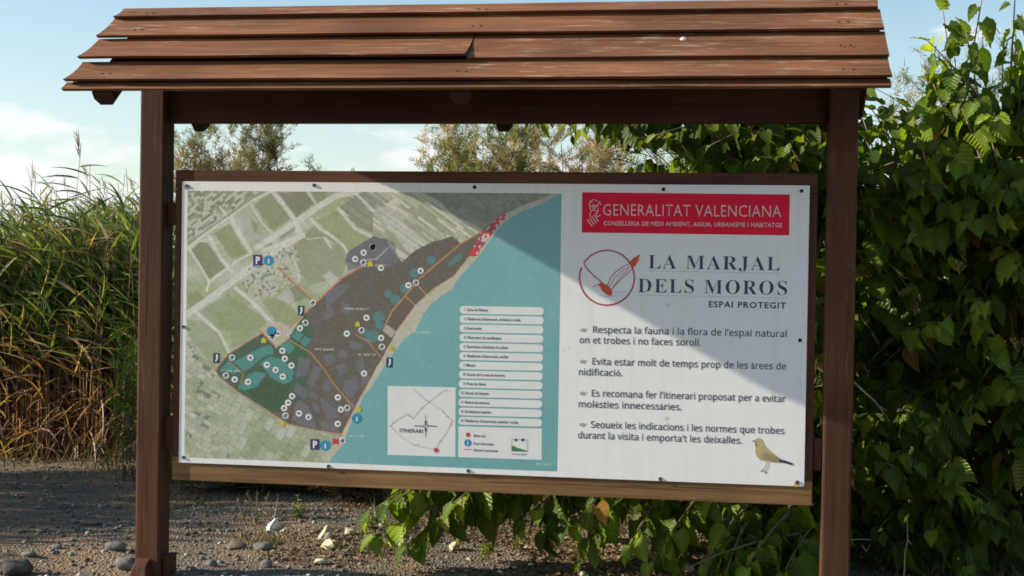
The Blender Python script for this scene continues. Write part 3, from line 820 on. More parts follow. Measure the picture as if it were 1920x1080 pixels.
setc(sm, s2l((110, 166, 167)), 1); setc(sm, s2l((116, 172, 172)), np.clip((nA - .4) * 1.5, 0, .6)); setc(sm, s2l((70, 140, 146)), np.clip((py - 600) / 500, 0, .35) * np.clip((px - 600) / 400, 0, 1))
# routes and tracks
for pts, w_, c_ in ((z4([(790, 390), (650, 470), (360, 715), (260, 835), (170, 940), (120, 1040)]), 2.6, (196, 134, 70)), (z4([(355, 770), (405, 828)]), 2.2, (196, 134, 70)), (z4([(260, 840), (328, 902)]), 2.2, (196, 134, 70)),
                    (z4([(700, 575), (600, 700), (450, 795), (330, 905), (200, 1085)]), 2.0, (206, 160, 120)), (z5([(830, 140), (980, 230), (1060, 330), (1150, 460), (1270, 600)]), 2.4, (178, 132, 76)),
                    (z5([(400, 280), (510, 380), (475, 480)]), 2.0, (150, 130, 90)), (z5([(1290, 100), (1380, 150), (1415, 200), (1480, 270)]), 2.2, (184, 130, 76)), (z5([(300, 365), (400, 240), (640, 90), (735, 190)]), 2.2, (176, 110, 84)),
                    (z3([(830, 1060), (1010, 890), (1200, 710), (1340, 630)]), 2.8, (196, 112, 84)), (z5([(735, 190), (830, 120)]), 3.0, (190, 170, 120)), (z5([(340, 400), (460, 500), (600, 590), (820, 730), (1020, 775), (1190, 800)]), 3.6, (178, 150, 126)),
                    (z3([(750, 640), (860, 750), (980, 860)]), 2.2, (190, 70, 56)), (z5([(1190, 800), (1290, 600), (1415, 370)]), 1.8, (170, 96, 90)), (z4([(-40, 590), (60, 580), (140, 500)]), 2.5, (170, 172, 160)),
                    (z5([(880, 560), (850, 620), (830, 720)]), 1.6, (70, 66, 60)), (z5([(860, 510), (980, 600), (1030, 760)]), 2.0, (76, 72, 62)), (z5([(1030, 500), (1180, 640)]), 1.8, (76, 72, 62)), (z3([(1500, 620), (1340, 630)]), 3, (168, 140, 120))):
    d_ = dist(pts); a_ = np.clip((w_ / 2 + .7 - d_) / 1.2, 0, 1) * .85; setc(a_ > 0, s2l(c_), a_)
setc(inside(z6([(100, 70), (130, 30), (200, 80), (165, 125)])), s2l((186, 180, 162)), .8)
# tiny place names, too small to read
for x_, y_, w_ in ((645, 578, 48), (590, 655, 36), (668, 664, 36), (776, 622, 32), (650, 817, 32), (415, 695, 36), (1000, 870, 34), (925, 450, 50)):
    m_ = (np.abs(py - y_ - (px - x_) * .03) < 1.7) & (px > x_) & (px < x_ + w_) & (nC > .42); setc(m_, s2l((196, 200, 190)) if x_ != 925 else s2l((190, 120, 150)), .55)
r7, e7 = cells(-48, 5, 4, 29)
vm_ = inside(z4([(700, 560), (790, 400), (900, 300), (960, 260), (960, 300), (880, 390), (810, 470), (760, 560)]), False)
setc(vm_ & (r7[:, 0] > .62), s2l((220, 190, 186)), .9); setc(vm_ & (r7[:, 0] < .52), s2l((190, 40, 52)), .95)
setc(inside(z4([(700, 555), (740, 490), (765, 510), (740, 562)])), s2l((196, 34, 46)), .95)
am = np.where(inside(sea), .25, 1.0)
col *= (1.08 + am * (.34 * (nC - .5) + .26 * (nB - .5)))[:, None]
col += (.05 * (nC - .5))[:, None] * np.array([1, .4, .8])
col = np.clip(col * .93 + .028, .005, .9)
Vm = np.stack([XX.ravel(), np.full(XX.size, PY - LAY), ZZ.ravel()], 1)
ii = (np.arange(GZ - 1)[:, None] * GX + np.arange(GX - 1)[None, :]).ravel()
mm = fast_mesh(Vm, np.stack([ii, ii + 1, ii + GX + 1, ii + GX], 1), 4, col)
mp_o = bpart('aerial_map', mm, M['map'], panel, label='printed aerial map of the coastal wetland')

# map symbols
bw = []; dots = []
circ = [z5([p])[0] for p in ((780, 215), (797, 270), (843, 318), (557, 262), (672, 313), (733, 348), (783, 395), (447, 415), (540, 432), (848, 532), (820, 577), (792, 615), (896, 652), (962, 677), (1167, 540), (1188, 624), (1167, 725), (1350, 373), (1230, 95), (903, 57), (748, 95))]
circ += [z3([p])[0] for p in ((1348, 535), (1288, 580), (1410, 495), (1367, 990))] + [z4([p])[0] for p in ((35, 497), (90, 642), (367, 662), (282, 763))] + [z6([(92, 125)])[0]]
ringc = [z5([p])[0] for p in ((385, 388), (428, 262), (802, 668), (1232, 614), (1332, 72), (940, 20), (710, 120), (1200, 843))] + [z3([p])[0] for p in ((1345, 605), (992, 887))] + [z4([(335, 745)])[0], z6([(97, 187)])[0]]
bird_a = [(-2.5, 3.0), (-1.2, .5), (-2.8, -1.8), (-.6, -1.2), (1.2, -3.2), (1.6, -.6), (3.2, .6), (1.0, 1.4), (.2, 3.2)]
bird_b = [(-3.2, -1.4), (-.8, -.8), (1.0, -2.6), (3.4, -.6), (2.2, 1.4), (-1.4, 1.8)]
for k, (x_, y_) in enumerate(circ):
    sy = bpart('map_symbol', polymesh([disc(x_, y_, 6.0, 16)], 2), M['paper'], panel)
    s_ = bird_a if k % 2 else bird_b; fl = 1 if k % 3 else -1
    bpart('pictogram', shift(polymesh([[(x_ + a * fl * .95, y_ + b_ * .95) for a, b_ in s_]], 3), (0, 0, 0)), M['ink'], sy)
for k, (x_, y_) in enumerate(ringc):
    sy = bpart('map_symbol', polymesh([disc(x_, y_, 6.0, 16)], 2), M['paper'], panel)
    bpart('pictogram', polymesh(stroke([(x_ - 3.6, y_ + 2.4), (x_ + .2, y_ - 3.4), (x_ + 1.8, y_ - .2)], 1.9) + stroke([(x_ - .6, y_ + 3.8), (x_ + 3.0, y_ - 1.8)], 1.9), 3), M['ink'], sy)
for (x_, y_) in (z3([(608, 587)])[0], z5([(1007, 868)])[0]):
    sy = bpart('parking_symbol', polymesh([[(x_ - 8.6, y_ - 10), (x_ + 8.6, y_ - 9.7), (x_ + 8.4, y_ + 10), (x_ - 8.6, y_ + 9.7)]], 3), M['purple'], panel)
    lettering('P', x_ - 3.8, x_ + 4.6, y_ + 6.2, 12.5, M['paper'], 5, .05, parent=sy)
for (x_, y_, r_) in ([(*z3([(685, 590)])[0], 9.6), (*z5([(1080, 875)])[0], 9.8), (*z5([(1300, 687)])[0], 9.6), (*z5([(705, 80)])[0], 9.4)]):
    sy = bpart('information_symbol', polymesh([disc(x_, y_, r_, 26)], 2 if r_ < 9.5 else 3), M['blue'], panel)
    if r_ > 9.5: lettering('i', x_ - 1.5, x_ + 1.7, y_ + 5.2, 9.5, M['paper'], 5, .03, parent=sy)
for (x_, y_) in (z3([(1393, 612)])[0], z5([(650, 142)])[0], z5([(1305, 28)])[0], z5([(780, 722)])[0], z5([(1312, 622)])[0], z6([(160, 194)])[0]):
    bpart('hide_symbol', polymesh([[(x_ - 4.5, y_ + 5), (x_ - 5, y_ - 1), (x_, y_ - 6), (x_ + 5, y_ - 1), (x_ + 4.5, y_ + 5)]], 4), M['yellow'], panel)
for (x_, y_) in (z3([(910, 940)])[0], z5([(320, 265)])[0], z6([(150, 296)])[0]):
    sy = bpart('lookout_symbol', polymesh([[(x_ - 6, y_ - 9.5), (x_ + 6, y_ - 9.3), (x_ + 6, y_ + 9.5), (x_ - 6, y_ + 9.3)]], 3), M['navy'], panel)
    bpart('pictogram', polymesh([[(x_ - 1, y_ - 7.5), (x_ + 3, y_ - 6), (x_ + 2.6, y_ + 2), (x_ - .5, y_ + 7), (x_ - 2.8, y_ + 6.5), (x_ - .5, y_ + 1)]], 4), M['paper'], sy)
x_, y_ = z5([(1152, 848)])[0]
bpart('start_symbol', polymesh([[(x_ - 5.5, y_ - 5), (x_ + 5.5, y_ - 4.7), (x_ + 5.3, y_ + 5), (x_ - 5.5, y_ + 4.8)]], 3), M['village'], panel)


def rrect(x0, y0, x1, y1, dy, r_):
    p_ = []
    for cx_, cy_, a0 in ((x1 - r_, y0 + dy + r_, -90), (x1 - r_, y1 + dy - r_, 0), (x0 + r_, y1 - r_, 90), (x0 + r_, y0 + r_, 180)):
        for k in range(5):
            a = R(a0 + k * 22.5); p_.append((cx_ + r_ * math.cos(a), cy_ + r_ * math.sin(a)))
    return p_


legend = ["1. Zona de l'Estany", "2. Plataforma d'observació, ambients i ocults", "3. Zona humida", "4. Observatori de camallargues", "5. Panoràmica d'ambients de cultius", "6. Plataforma d'observació, senillar", "7. Mirador",
          "8. Llacuna de la mata de tamarits", "9. Prats de ribera", "10. Llacuna de Senyera", "11. Reserva de samarucs", "12. Ecosistemes aquàtics", "13. Plataforma d'observació, acústica i oculta"]
for k, t_ in enumerate(legend):
    y0 = 573.6 + k * 17.33; xl_ = 862.3 - k * .22; xr_ = 1019.6 - k * .3
    sb = bpart('legend_bar', polymesh([rrect(xl_, y0, xr_, y0 + 14.6, 2.6 + k * .1, 6.2)], 2), M['paper'], panel)
    lettering(t_, xl_ + (8 if k < 9 else 4), xl_ + (8 if k < 9 else 4) + len(t_) * 2.35, y0 + 9.3, 5.2, M['softink'], 4, .02, parent=sb)
lb = flatpoly('legend_box', [(859.7, 799.2), (1016, 803.6), (1015.6, 862.4), (859.2, 857)], M['paper'], 2, label='white legend box with red dot and blue information disc')
bpart('legend_symbol', polymesh([disc(*z6([(698, 801)])[0], 4.2, 16)], 4), M['village'], lb)
bpart('legend_symbol', polymesh([disc(*z6([(697, 857)])[0], 6.8, 20)], 4), M['blue'], lb)
lettering('i', 876.2, 878.2, 834, 7.5, M['paper'], 6, .03, parent=lb)
bpart('legend_symbol', polymesh(stroke(z6([(670, 903), (722, 904)]), 1.1), 4), M['orange'], lb)
for t_, a, b_, y_ in (('Esteu ací', 888, 910, 819), ('Punt informatiu', 888, 926, 834), ('Itinerari recomanat', 888, 933, 846)):
    lettering(t_, a, b_, y_, 5, M['softink'], 4, .02, parent=lb)
bpart('legend_emblem', polymesh([z6([(1005, 880), (1020, 878), (1035, 890), (1060, 895), (1085, 905), (1112, 912), (1112, 918), (1003, 915)])], 4), M['green'], lb)
bpart('legend_emblem', polymesh(stroke(z6([(1005, 832), (1112, 836), (1112, 916), (1003, 913), (1005, 832)]), .6) + [z6([(1022, 836), (1036, 826), (1040, 838), (1030, 850)]), z6([(1068, 838), (1084, 824), (1090, 836), (1078, 850)])], 5), M['navy'], lb)
lettering('marjal', 960, 987, 852.5, 3.2, M['softink'], 4, .01, parent=lb)

ib = flatpoly('itinerary_box', [(727, 723.6), (854.4, 726.4), (854, 856.5), (726.8, 853)], M['paper'], 2, label='white itinerary box with compass and dashed walking route')
route = [(315, 483), (405, 560), (430, 575), (520, 635), (560, 680), (590, 700), (570, 740), (540, 800), (500, 845), (475, 905), (370, 885), (320, 872), (230, 815), (155, 740), (185, 710), (275, 655), (315, 688), (375, 612), (440, 560), (530, 492)]
bpart('route_line', polymesh(stroke(z6(route), 1.0), 4), M['mapline'], ib)
bpart('route_stop', polymesh([disc(*q, 1.5, 7) for q in z6([(405, 560), (372, 614), (286, 668), (175, 718), (155, 740), (322, 873), (346, 870), (508, 845), (578, 728), (552, 672), (525, 640), (545, 490)])], 5), M['greyink'], ib)
bpart('route_stop', polymesh([disc(*z6([(476, 908)])[0], 4.5, 16)], 5), M['village'], ib)
lettering('ITINERARI', *[z6([(222, 0)])[0][0], z6([(383, 0)])[0][0]], z6([(0, 783)])[0][1], 6.8, M['ink'], 4, .012, parent=ib)
cmp_ = stroke(z6([(403, 662), (402, 818)]), .9) + stroke(z6([(325, 738), (385, 741)]), 1.5) + stroke(z6([(418, 738), (480, 742)]), 1.5) + [z6([(394, 722), (403, 690), (411, 722)]), z6([(395, 760), (403, 792), (411, 760)])]
cmp_ += ringpolys(*z6([(402, 741)])[0], 3.6, .9, 0, 360, 14)
bpart('compass_rose', polymesh(cmp_, 5), M['ink'], ib)

# screws
sc_pts = [(350, 349), (589, 347.5), (890, 351), (1244, 355), (1503, 358), (344.5, 613), (1500, 638), (344, 858), (616, 874.5), (878, 883), (1238, 898), (1495, 904.5)]
Vs, Fs = [], []
prof = [(.0095, 0), (.0092, .003), (.006, .0055), (.0, .0062)]
for k, (r_, h_) in enumerate(prof[:3]):
    for a in range(10): Vs.append((r_ * math.cos(a * math.tau / 10), -h_, r_ * math.sin(a * math.tau / 10)))
for k in range(2):
    for a in range(10): Fs.append((k * 10 + a, (k + 1) * 10 + a, (k + 1) * 10 + (a + 1) % 10, k * 10 + (a + 1) % 10))
Fs.append(tuple(range(20, 30)))
sme = mesh_from(Vs, Fs, True); sme.materials.append(M['screw'])
for x_, y_ in sc_pts:
    X_, Z_ = pp(x_, y_)
    o = link('screw', sme, None, panel); o.location = Vector((X_, PY - .0004, Z_)) + BO
flatpoly('rust_stain', disc(1494, 908, 5.5, 12, 5.5), M['rust'], 1, label='orange rust stain below the lower right screw')
flatpoly('rust_stain', disc(351, 351, 6, 10, 6), flat('grey scuff', (.45, .46, .47), .6, .2), 1, label='grey scuff round the upper left screw')

# snail on the third roof board
sn = empty('snail', at(1281, 77, -.285), 'tiny pale snail shell stuck on the roof, right of its middle', 'snail')
Vq, Fq_ = [], []
for i in range(22):
    t = i / 21; a = t * math.tau * 1.8; r_ = .013 * (1 - .75 * t)
    Vq.append((r_ * math.cos(a), -.004 - .010 * t, r_ * math.sin(a)))
Vt, Ft = tube(Vq, .0085, .003, 8)
link('shell', mesh_from(Vt, Ft, True), M['snail'], sn)
Vt, Ft = tube([(.018, .004, -.010), (0, .003, -.013), (-.016, .004, -.012)], .005, .003, 6)
link('body', mesh_from(Vt, Ft, True), M['birdtan'], sn)


# =================================================================== LEAVES
def leaf_grid(rows, serr):
    """unit ovate leaf along +Y (length 1), cupped, with a heart-shaped foot"""
    ts = np.linspace(0, 1, rows)
    Vl = [(0, .02, 0)]
    half = []
    for i, t in enumerate(ts):
        w = .36 * (math.sin(math.pi * min(1, (t * .92 + .10)) ** .72)) ** .9 if t < 1 else 0
        w = max(w, 0)
        if t > .8: w *= (1 - t) / .2 * .8 + .2 if t < 1 else 0
        if serr and 0 < i < rows - 1: w *= 1.035 if i % 2 else .965
        half.append(w)
    mid, lf, rt = [], [], []
    Vv = []
    for i, t in enumerate(ts):
        y = t; z = -.24 * t * t - .02
        if i == 0: y = .05
        mid.append(len(Vv)); Vv.append((0, y, z + .0))
        if i < rows - 1:
            yo = y - (.10 if i == 0 else .03); zo = z + .42 * half[i] - .05 * (i % 2) * serr
            lf.append(len(Vv)); Vv.append((-half[i], yo, zo)); rt.append(len(Vv)); Vv.append((half[i], yo, zo))
    Fv = []
    for i in range(rows - 1):
        if i < rows - 2:
            Fv += [(mid[i], mid[i + 1], lf[i + 1]), (mid[i], lf[i + 1], lf[i]), (mid[i], rt[i], rt[i + 1]), (mid[i], rt[i + 1], mid[i + 1])]
        else:
            Fv += [(mid[i], mid[i + 1], lf[i]), (mid[i], rt[i], mid[i + 1])]
    return np.array(Vv), np.array(Fv)


LV, LF_ = leaf_grid(11, 1)      # near leaves, parts of their own
SV, SF = leaf_grid(5, 0)        # cheap leaves for the joined foliage


def set_lc(me, co):
    a = me.attributes.new('lc', 'FLOAT_VECTOR', 'POINT'); a.data.foreach_set('vector', np.asarray(co, np.float32).ravel())


def leaf_mesh(c, curl=1.0):
    v = LV.copy(); v[:, 2] *= curl; v[:, 2] += .03 * np.sin(v[:, 1] * 9 + c[0] * 50) * np.abs(v[:, 0]) * 2
    rib = np.abs(v[:, 0]) < .01
    cc = np.tile(c, (len(v), 1)); cc[rib] = cc[rib] * 1.45 + .01
    me = mesh_from(v, [tuple(f) for f in LF_], True, cc); me.materials.append(M['leaf']); set_lc(me, LV); return me


GREENS = [(.085, .140, .010), (.115, .180, .012), (.055, .100, .010), (.165, .225, .018), (.080, .120, .012)]
leafs = [leaf_mesh(c, k) for c in GREENS for k in (.7, 1.1, 1.6)]
yleafs = [leaf_mesh(c, 1.2) for c in ((.30, .30, .05), (.42, .25, .06), (.20, .24, .04))]


def frame(d, up):
    d = Vector(d).normalized(); up = Vector(up); up = (up - d * up.dot(d))
    if up.length < 1e-4: up = d.orthogonal()
    up.normalize(); x = d.cross(up)
    return Matrix(((x.x, d.x, up.x), (x.y, d.y, up.y), (x.z, d.z, up.z)))


def joined_leaves(specs, Vb=SV, Fb=SF):
    """specs: list of (pos, dir, up, size, colour)"""
    n_ = len(specs); k = len(Vb); Vo = np.empty((n_, k, 3), np.float32); Co = np.empty((n_, k, 3), np.float32)
    for i, (p, d, u, s, c) in enumerate(specs):
        m_ = np.array(frame(d, u)); Vo[i] = (Vb * s) @ m_.T + np.array(p); Co[i] = c
    Fo = Fb[None] + (np.arange(n_) * k)[:, None, None]
    me = fast_mesh(Vo.reshape(-1, 3), Fo.reshape(-1, Fb.shape[1]), Fb.shape[1], Co.reshape(-1, 3), True)
    set_lc(me, np.tile(Vb, (n_, 1))); return me


def shoot(p0, p1, sag, size, step=.055, tipstart=0.12):
    """a bending twig with alternate leaves; returns points and leaf specs"""
    p0, p1 = Vector(p0), Vector(p1); n_ = 7; pts = []
    for i in range(n_ + 1):
        t = i / n_; pts.append(p0.lerp(p1, t) + Vector((0, 0, -sag * t * t + sag * .6 * t)))
    ln = sum((pts[i + 1] - pts[i]).length for i in range(n_)); sp = []; k = random.randint(0, 1)
    s = tipstart * ln
    while s < ln * 1.0:
        t = s / ln * n_; i = min(int(t), n_ - 1); p = pts[i].lerp(pts[i + 1], t - i); d = (pts[i + 1] - pts[i]).normalized()
        side = d.cross(Vector((0, 0, 1)))
        if side.length < .2: side = Vector((random.uniform(-1, 1), random.uniform(-1, 1), 0))
        side.normalize(); sg = 1 if k % 2 else -1; k += 1
        side = Matrix.Rotation(random.uniform(-.9, .9), 3, d) @ side
        ld = side * sg * random.uniform(.6, 1) + d * random.uniform(.1, .7) + Vector((0, 0, -random.uniform(.5, 1.7)))
        ld.normalize()
        up = Vector((random.uniform(-1.7, .3), random.uniform(-1.2, .3), random.uniform(.2, 1))) + side * sg * .4
        sz = size * random.uniform(.45, 1.2) * (1 - .35 * (s / ln) ** 3)
        pet = p + ld * .025
        sp.append((pet, ld, up, sz, p)); s += step * random.uniform(.7, 1.3)
    d = (pts[-1] - pts[-2]).normalized()
    sp.append((pts[-1], d + Vector((0, 0, -.4)), Vector((-.3, -.3, 1)), size * .6, pts[-1]))
    return pts, sp


def leaf_colour():
    c = np.array(random.choice(GREENS)) * random.uniform(.75, 1.25)
    if random.random() < .05: c = np.array(random.choice([(.28, .26, .05), (.34, .20, .05)]))
    return c


BROADVIS = []


def mulberry(name, base, label, vol, nsh, extra, size, nobj, cat='tree', group=None, dark=1.0, filt=None):
    t = empty(name, base, label, cat, group); base = Vector(base); Vw, Fw = [], []
    tips = []
    # limbs from the ground into the crown
    limbs = []
    for cen, rad in vol:
        pts = []
        for i in range(7):
            s = i / 6; q = base.lerp(cen, s); q += Vector((noise.noise(q * 2 + cen) * .18, noise.noise(q * 2.3) * .18, .25 * math.sin(s * math.pi) * (cen.z - base.z) * .3)); pts.append(q)
        tube([p - base for p in pts], .035, .012, 6, Vw, Fw); limbs.append(pts)
    specs = []
    for k in range(nsh):
        cen, rad = random.choice(vol)
        while True:
            q = Vector((random.uniform(-1, 1), random.uniform(-1, 1), random.uniform(-1, 1)))
            if .25 < q.length < 1: break
        dirn = Vector((q.x, q.y - .15, q.z * .6 + .25)).normalized()
        p0 = cen + Vector((q.x * rad[0], q.y * rad[1], q.z * rad[2])) * .85
        ln = random.uniform(.35, .75)
        p1 = p0 + dirn * ln
        if p1.z < .12: p1.z = .12 + random.random() * .15
        if p0.z < .15: p0.z = .2
        if filt and not filt(p1): continue
        pts, sp = shoot(p0, p1, random.uniform(.1, .3), size)
        tube([p - base for p in pts], .004, .002, 4, Vw, Fw)
        specs += sp
    for p0, p1, sag, sz, st in extra:
        pts, sp = shoot(p0, p1, sag, sz, st); tube([p - base for p in pts], .008, .003, 5, Vw, Fw); specs += sp
    if filt: specs = [s for s in specs if filt(s[0] + Vector(s[1]).normalized() * s[3])]
    specs = [s for s in specs if s[0].z > .06]
    link('branches', mesh_from(Vw, Fw, True), M['bark'], t)
    # the leaves nearest the viewpoint are parts of their own
    def vis(s):
        x, y = to_px(s[0] + Vector(s[1]).normalized() * s[3] * .5); ok = -20 < x < 1940 and -20 < y < 1100
        if 330 < x < 1520 and 325 < y < 945: ok = False
        if 1538 < x < 1596: ok = False
        if 200 < x < 1650 and y < 232: ok = False
        return ok
    order = sorted(range(len(specs)), key=lambda i: (0 if vis(specs[i]) else 100) + (specs[i][0] - Vector(CAM)).length)
    chosen = set(order[:nobj])
    for i in order[:nobj]:
        p, d, u, s, _ = specs[i]
        me = random.choice(leafs) if random.random() > .018 else random.choice(yleafs)
        o = link('leaf', me, None, t)
        m_ = frame(d, u).to_4x4(); m_.translation = p - base
        o.matrix_local = m_ @ Matrix.Diagonal((s * random.uniform(.85, 1.1), s, s, 1))
    rest = [(specs[i][0] - base, specs[i][1], specs[i][2], specs[i][3], leaf_colour() * dark) for i in range(len(specs)) if i not in chosen]
    if rest: link('foliage', joined_leaves(rest), M['leaf'], t, kind='stuff')
    return t, specs


def not_through_board(p):
    if p.y < .22 and -.3 < p.x < 3.5: return False
    if p.y < .80 and p.z > 2.36 and -.5 < p.x < 3.62: return False
    return True


def lane(p):
    x, y = to_px(p)
    return not (1596 < x < 1690 and 180 < y < 720 and p.y < 1.25 - (2.2 - p.z) * -.3)


SKX = [-500, 1500, 1600, 1640, 1660, 1700, 1740, 1780, 1820, 1870, 1930, 2400]
SKY_ = [0, 40, 60, 120, 165, 200, 205, 170, 140, 110, 90, 60]


def skyline(p):
    if not not_through_board(p): return False
    x, y = to_px(p)
    if x < 1275 and 283 < y < 340: return False
    if not lane(p): return False
    return y > float(np.interp(x, SKX, SKY_)) + 15


# central mulberry, low and sprawling behind the right half of the board
ex = []
for x0, y0, x1, y1, Y0, Y1 in ((1250, 150, 985, 205, 1.3, 1.0), (1330, 170, 1060, 195, 1.4, .95), (1420, 180, 1150, 210, 1.3, .95), (1500, 200, 1230, 240, 1.2, .9), (1540, 200, 1330, 260, 1.2, .9)):
    ex.append((at(x0, y0, Y0), at(x1, y1, Y1), .10, .19, .05))
for x0, y0, x1, y1, Y0, Y1 in ((1330, 345, 1275, 262, 1.0, .95), (1400, 350, 1345, 250, 1.0, .93), (1460, 345, 1410, 245, 1.0, .93), (1530, 350, 1470, 255, .95, .9), (1545, 300, 1500, 240, .95, .9), (1380, 300, 1310, 300, .95, .9), (1480, 310, 1430, 290, .92, .88)):
    ex.append((at(x0, y0, Y0), at(x1, y1, Y1), .04, .15, .045))
for x0, y0, x1, y1, Y0, Y1 in ((1000, 890, 700, 990, .9, .45), (960, 880, 760, 1010, .8, .40), (900, 880, 820, 970, .7, .5), (1050, 900, 870, 960, .9, .6), (860, 870, 690, 950, .8, .5), (1120, 880, 980, 960, .9, .6),
                               (1500, 1000, 1290, 1050, .6, .25), (1480, 960, 1400, 1050, .6, .3), (930, 860, 730, 930, .8, .5), (1000, 850, 850, 930, .8, .5), (1100, 880, 1020, 985, .9, .6), (1180, 880, 1100, 1000, .9, .6), (1260, 900, 1180, 1010, .9, .55), (1340, 900, 1250, 1000, .9, .5),
                               (1420, 930, 1330, 1030, .8, .4), (1500, 930, 1430, 1040, .8, .4), (1300, 960, 1220, 1040, .8, .5), (1530, 980, 1470, 1060, .7, .35), (1400, 980, 1360, 1065, .6, .3), (1150, 930, 1060, 975, .9, .6)):
    ex.append((at(x0, y0, Y0), at(x1, y1, Y1), .10, .205, .045))
volC = [(Vector((2.9, 2.1, 1.9)), (.8, .5, .9)), (Vector((3.45, 1.35, 2.3)), (.65, .38, .6)), (Vector((2.7, 1.7, 2.45)), (.6, .4, .4)), (Vector((2.4, 1.5, .75)), (1.0, .6, .55)), (Vector((3.3, 1.4, .8)), (.8, .6, .8)), (Vector((3.2, 2.3, 1.3)), (1.2, .7, 1.2))]
mulberry('mulberry_tree', (3.1, 1.9, 0), 'sprawling broad-leaved tree rising behind the right half of the board, its leaves drooping below it', volC, 600, ex, .17, 290, filt=skyline)

# right-hand mulberry
ex = []
for pts in ((1745, 330, 1700, 195, 1.0, .9), (1820, 400, 1768, 12, 1.1, .9), (1790, 300, 1845, -30, 1.0, .8), (1860, 330, 1812, 55, 1.0, .85), (1890, 230, 1905, -40, 1.0, .8), (1850, 200, 1740, 70, .9, .75), (1900, 300, 1930, 30, 1.0, .8), (1850, 330, 1775, 120, .9, .8), (1900, 380, 1905, 60, 1.1, .9), (1720, 340, 1655, 190, 1.1, 1.0), (1720, 520, 1632, 330, 1.25, 1.1), (1660, 360, 1618, 215, 1.1, 1.0), (1690, 300, 1636, 200, 1.1, 1.0), (1655, 470, 1612, 350, 1.2, 1.08), (1680, 480, 1645, 370, 1.2, 1.1), (1660, 580, 1612, 470, 1.3, 1.18), (1690, 420, 1664, 290, 1.15, 1.05), (1650, 650, 1608, 580, 1.4, 1.28), (1720, 260, 1685, 215, 1.05, 1.0), (1650, 740, 1612, 670, 1.5, 1.38), (1640, 420, 1606, 290, 1.1, 1.02), (1690, 560, 1640, 470, 1.3, 1.2), (1760, 380, 1720, 250, .75, .65), (1830, 420, 1790, 280, .8, .7), (1900, 420, 1860, 260, .8, .7), (1700, 640, 1625, 480, 1.35, 1.22),
            (1700, 420, 1620, 250, 1.15, 1.0), (1790, 260, 1750, 150, 1.0, .9), (1800, 240, 1790, 100, 1.0, .9), (1860, 260, 1760, 140, 1.0, .9), (1880, 260, 1880, 110, 1.0, .9), (1900, 700, 1830, 560, .9, .6), (1700, 900, 1660, 860, .8, .6)):
    x0, y0, x1, y1, Y0, Y1 = pts
    ex.append((at(x0, y0, Y0), at(x1, y1, Y1), .05, .19, .065))


volR = [(Vector((4.5, 1.7, 1.3)), (.8, .6, 1.2)), (Vector((5.3, 1.35, 2.2)), (.9, .5, .75)), (Vector((5.0, 2.0, .9)), (1.1, .8, .9)), (Vector((4.35, 1.25, 2.15)), (.5, .45, .65)), (Vector((6.2, 1.6, 1.6)), (1.1, .8, 1.5)), (Vector((4.9, 2.6, 1.4)), (1.4, .7, 1.3)),
        (Vector((4.2, 1.6, .5)), (.7, .5, .5))]
tR = empty
tree_r, spR = mulberry('mulberry_tree', (4.9, 2.0, 0), 'tall broad-leaved tree right of the right post, its top shoots against the sky', volR, 860, [], .17, 150, filt=skyline)
# the tall young shoots of that tree, each leaf drawn out where it hangs
Vw, Fw = [], []
b0 = tree_r.location
for p0, p1, sag, sz, st in ex:
    pts, sp = shoot(p0, p1, sag, sz, st)
    tube([p - b0 for p in pts], .008, .003, 5, Vw, Fw)
    for p, d, u, s, _ in sp:
        if not not_through_board(p): continue
        o = link('leaf', random.choice(leafs), None, tree_r); m_ = frame(d, u).to_4x4(); m_.translation = p - b0
        o.matrix_local = m_ @ Matrix.Diagonal((s, s, s, 1))
link('shoots', mesh_from(Vw, Fw, True), M['stem'], tree_r)


